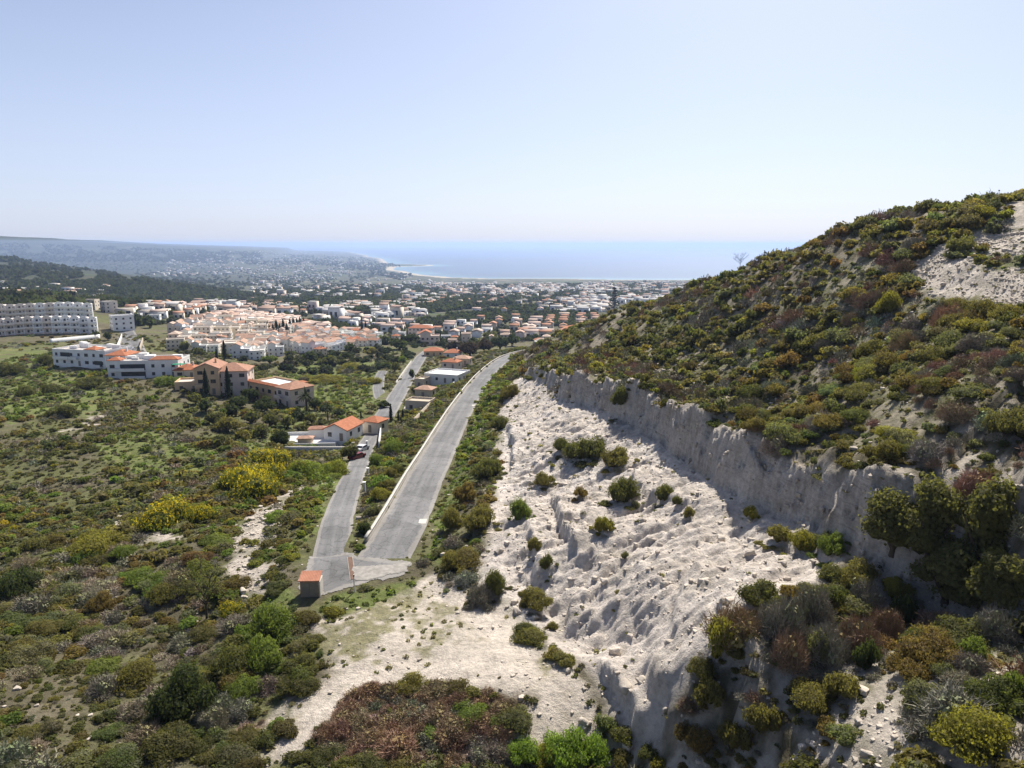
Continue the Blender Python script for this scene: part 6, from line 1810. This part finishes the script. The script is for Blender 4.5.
big.sort(key=lambda r: -r[0])
nb = 0
for r in big:
    _, xi, yi, zi, s, t_, p_, q_ = r
    onr = max(near(ZONE[k_], np.array([xi]), np.array([yi]))[0] for k_ in ('scree', 'sand', 'rubble', 'dirt'))
    if onr > .5 and nb < 40 and 8 < p_ < 1016 and 300 < q_ < 764:
        o = one('rock', 'hi', nb, (xi, yi, zi + s * .12), (s, s * r_.uniform(.7, 1.1), s * r_.uniform(.7, 1.1)), r_.uniform(0, 6.28), t_)
        wh = ('on the upper' if q_ < 500 else 'on the middle' if q_ < 610 else 'on the lower') + ' white quarry slope' if near(ZONE['scree'], np.array([xi]), np.array([yi]))[0] > .4 else 'on the white lot below the junction' if near(ZONE['dirt'], np.array([xi]), np.array([yi]))[0] > .4 else 'on the sandy strip left of the lower road' if xi < 0 else 'among the shrubs on the right'
        wh += '' if 'slope' not in wh else (', left part' if p_ < 560 else ', right part' if p_ > 680 else ', centre')
        tag(o, ('large' if s > .42 else 'mid sized' if s > .3 else 'small') + ' pale chalk boulder lying ' + wh, 'boulder', 'chalk boulders ' + wh); nb += 1
    else:
        st.add('rock', 'lo', int(r_.integers(99)), (xi, yi, zi + s * .1), (s, s * r_.uniform(.7, 1.1), s * r_.uniform(.6, 1.2)), r_.uniform(0, 6.28), t_)
# blocks still set in the rock face and in the slope
rC = np.random.default_rng(37)
for _ in range(170):
    q = rC.uniform(.6, len(CLIFF) - 2.2); i = int(q); f = q - i
    x0 = CLIFF[i][0] + (CLIFF[i + 1][0] - CLIFF[i][0]) * f; y0 = CLIFF[i][1] + (CLIFF[i + 1][1] - CLIFF[i][1]) * f
    off = rC.uniform(.1, 1.7); xi, yi = x0 + off, y0 + rC.uniform(-.5, .5); s = rC.uniform(.18, .5)
    st.add('rock', 'lo', int(rC.integers(99)), (xi, yi, float(H(xi, yi)) - s * .3), (s * .6, s * rC.uniform(.8, 1.5), s * rC.uniform(.6, 1.2)), rC.uniform(-.5, .5), np.array((.37, .325, .275)) * rC.uniform(.75, 1.25))
x, y = jitter_grid(-14, 34, 44, 175, 1.25, 43); okk = near(ZONE['scree'], x, y) > .6; x, y = x[okk], y[okk]
for xi, yi in zip(x, y):
    if rC.uniform() > .16: continue
    s = rC.uniform(.15, .45)
    st.add('rock', 'lo', int(rC.integers(99)), (xi, yi, float(H(xi, yi)) - s * .28), (s * rC.uniform(.7, 1.5), s * rC.uniform(.5, 1), s * rC.uniform(.5, .8)), rC.uniform(2.2, 3.6), np.array((.54, .475, .41)) * rC.uniform(.85, 1.1))
st.done('rubble', 'rock')
print('stones', len(big))
# ------------------------------------------------------------------ light, sky, air
SUN_AZ, SUN_EL = R(20), R(49)       # azimuth clockwise from the view direction (+Y)
sv = Vector((math.sin(SUN_AZ) * math.cos(SUN_EL), math.cos(SUN_AZ) * math.cos(SUN_EL), math.sin(SUN_EL)))
sd_ = bpy.data.lights.new('sun', 'SUN'); sd_.energy = 4.9; sd_.angle = R(.5); sd_.color = (1.0, .935, .83)
so = bpy.data.objects.new('sun', sd_); COL.objects.link(so); so.rotation_euler = sv.to_track_quat('Z', 'Y').to_euler()
so.location = (0, 0, 300)
w = bpy.data.worlds.new('World'); sc.world = w; w.use_nodes = True
wt = w.node_tree; bg = wt.nodes['Background']
sky = wt.nodes.new('ShaderNodeTexSky'); sky.sky_type = 'NISHITA'; sky.sun_disc = False
sky.sun_elevation = SUN_EL; sky.sun_rotation = SUN_AZ
sky.altitude = 0; sky.air_density = 0.6; sky.dust_density = 1.5; sky.ozone_density = 3
veil = wt.nodes.new('ShaderNodeMix'); veil.data_type = 'RGBA'      # milky coastal air: thick near the horizon, gone overhead
veil.inputs[7].default_value = (5.35, 5.75, 6.95, 1)
tc = wt.nodes.new('ShaderNodeTexCoord'); sx_ = wt.nodes.new('ShaderNodeSeparateXYZ'); mr = wt.nodes.new('ShaderNodeMapRange')
wt.links.new(tc.outputs['Generated'], sx_.inputs[0]); wt.links.new(sx_.outputs[2], mr.inputs[0])
for k_, v_ in ((1, 0.0), (2, .45), (3, .66), (4, 0.0)): mr.inputs[k_].default_value = v_
wt.links.new(mr.outputs[0], veil.inputs[0])
wt.links.new(sky.outputs[0], veil.inputs[6]); wt.links.new(veil.outputs[2], bg.inputs[0]); bg.inputs[1].default_value = .092

hz = N('haze_air'); hz.t.nodes.remove(hz.b)
pv = hz.n('ShaderNodeVolumePrincipled')
pv.inputs['Color'].default_value = (.49, .645, .98, 1); pv.inputs['Density'].default_value = 0.72e-4; pv.inputs['Anisotropy'].default_value = .25
hz.l(pv.outputs[0], hz.out.inputs['Volume'])
hv = [(x, y, z) for z in (SEA - 14, 30.0) for x, y in ((-45000, -300), (32000, -300), (32000, 61000), (-45000, 61000))]
me = new_mesh('haze', hv, [(3, 2, 1, 0), (4, 5, 6, 7), (0, 1, 5, 4), (1, 2, 6, 5), (2, 3, 7, 6), (3, 0, 4, 7)], None, [hz.m])
tag(link('haze', me), kind='stuff')

sc.view_settings.view_transform = 'Standard'; sc.view_settings.look = 'None'
sc.view_settings.exposure = .68; sc.view_settings.gamma = 1
sc.view_settings.use_curve_mapping = False
sc.render.engine = 'CYCLES'
sc.cycles.max_bounces = 5; sc.cycles.diffuse_bounces = 3; sc.cycles.glossy_bounces = 2; sc.cycles.transmission_bounces = 3
sc.cycles.volume_bounces = 1; sc.cycles.transparent_max_bounces = 8
sc.cycles.use_denoising = True
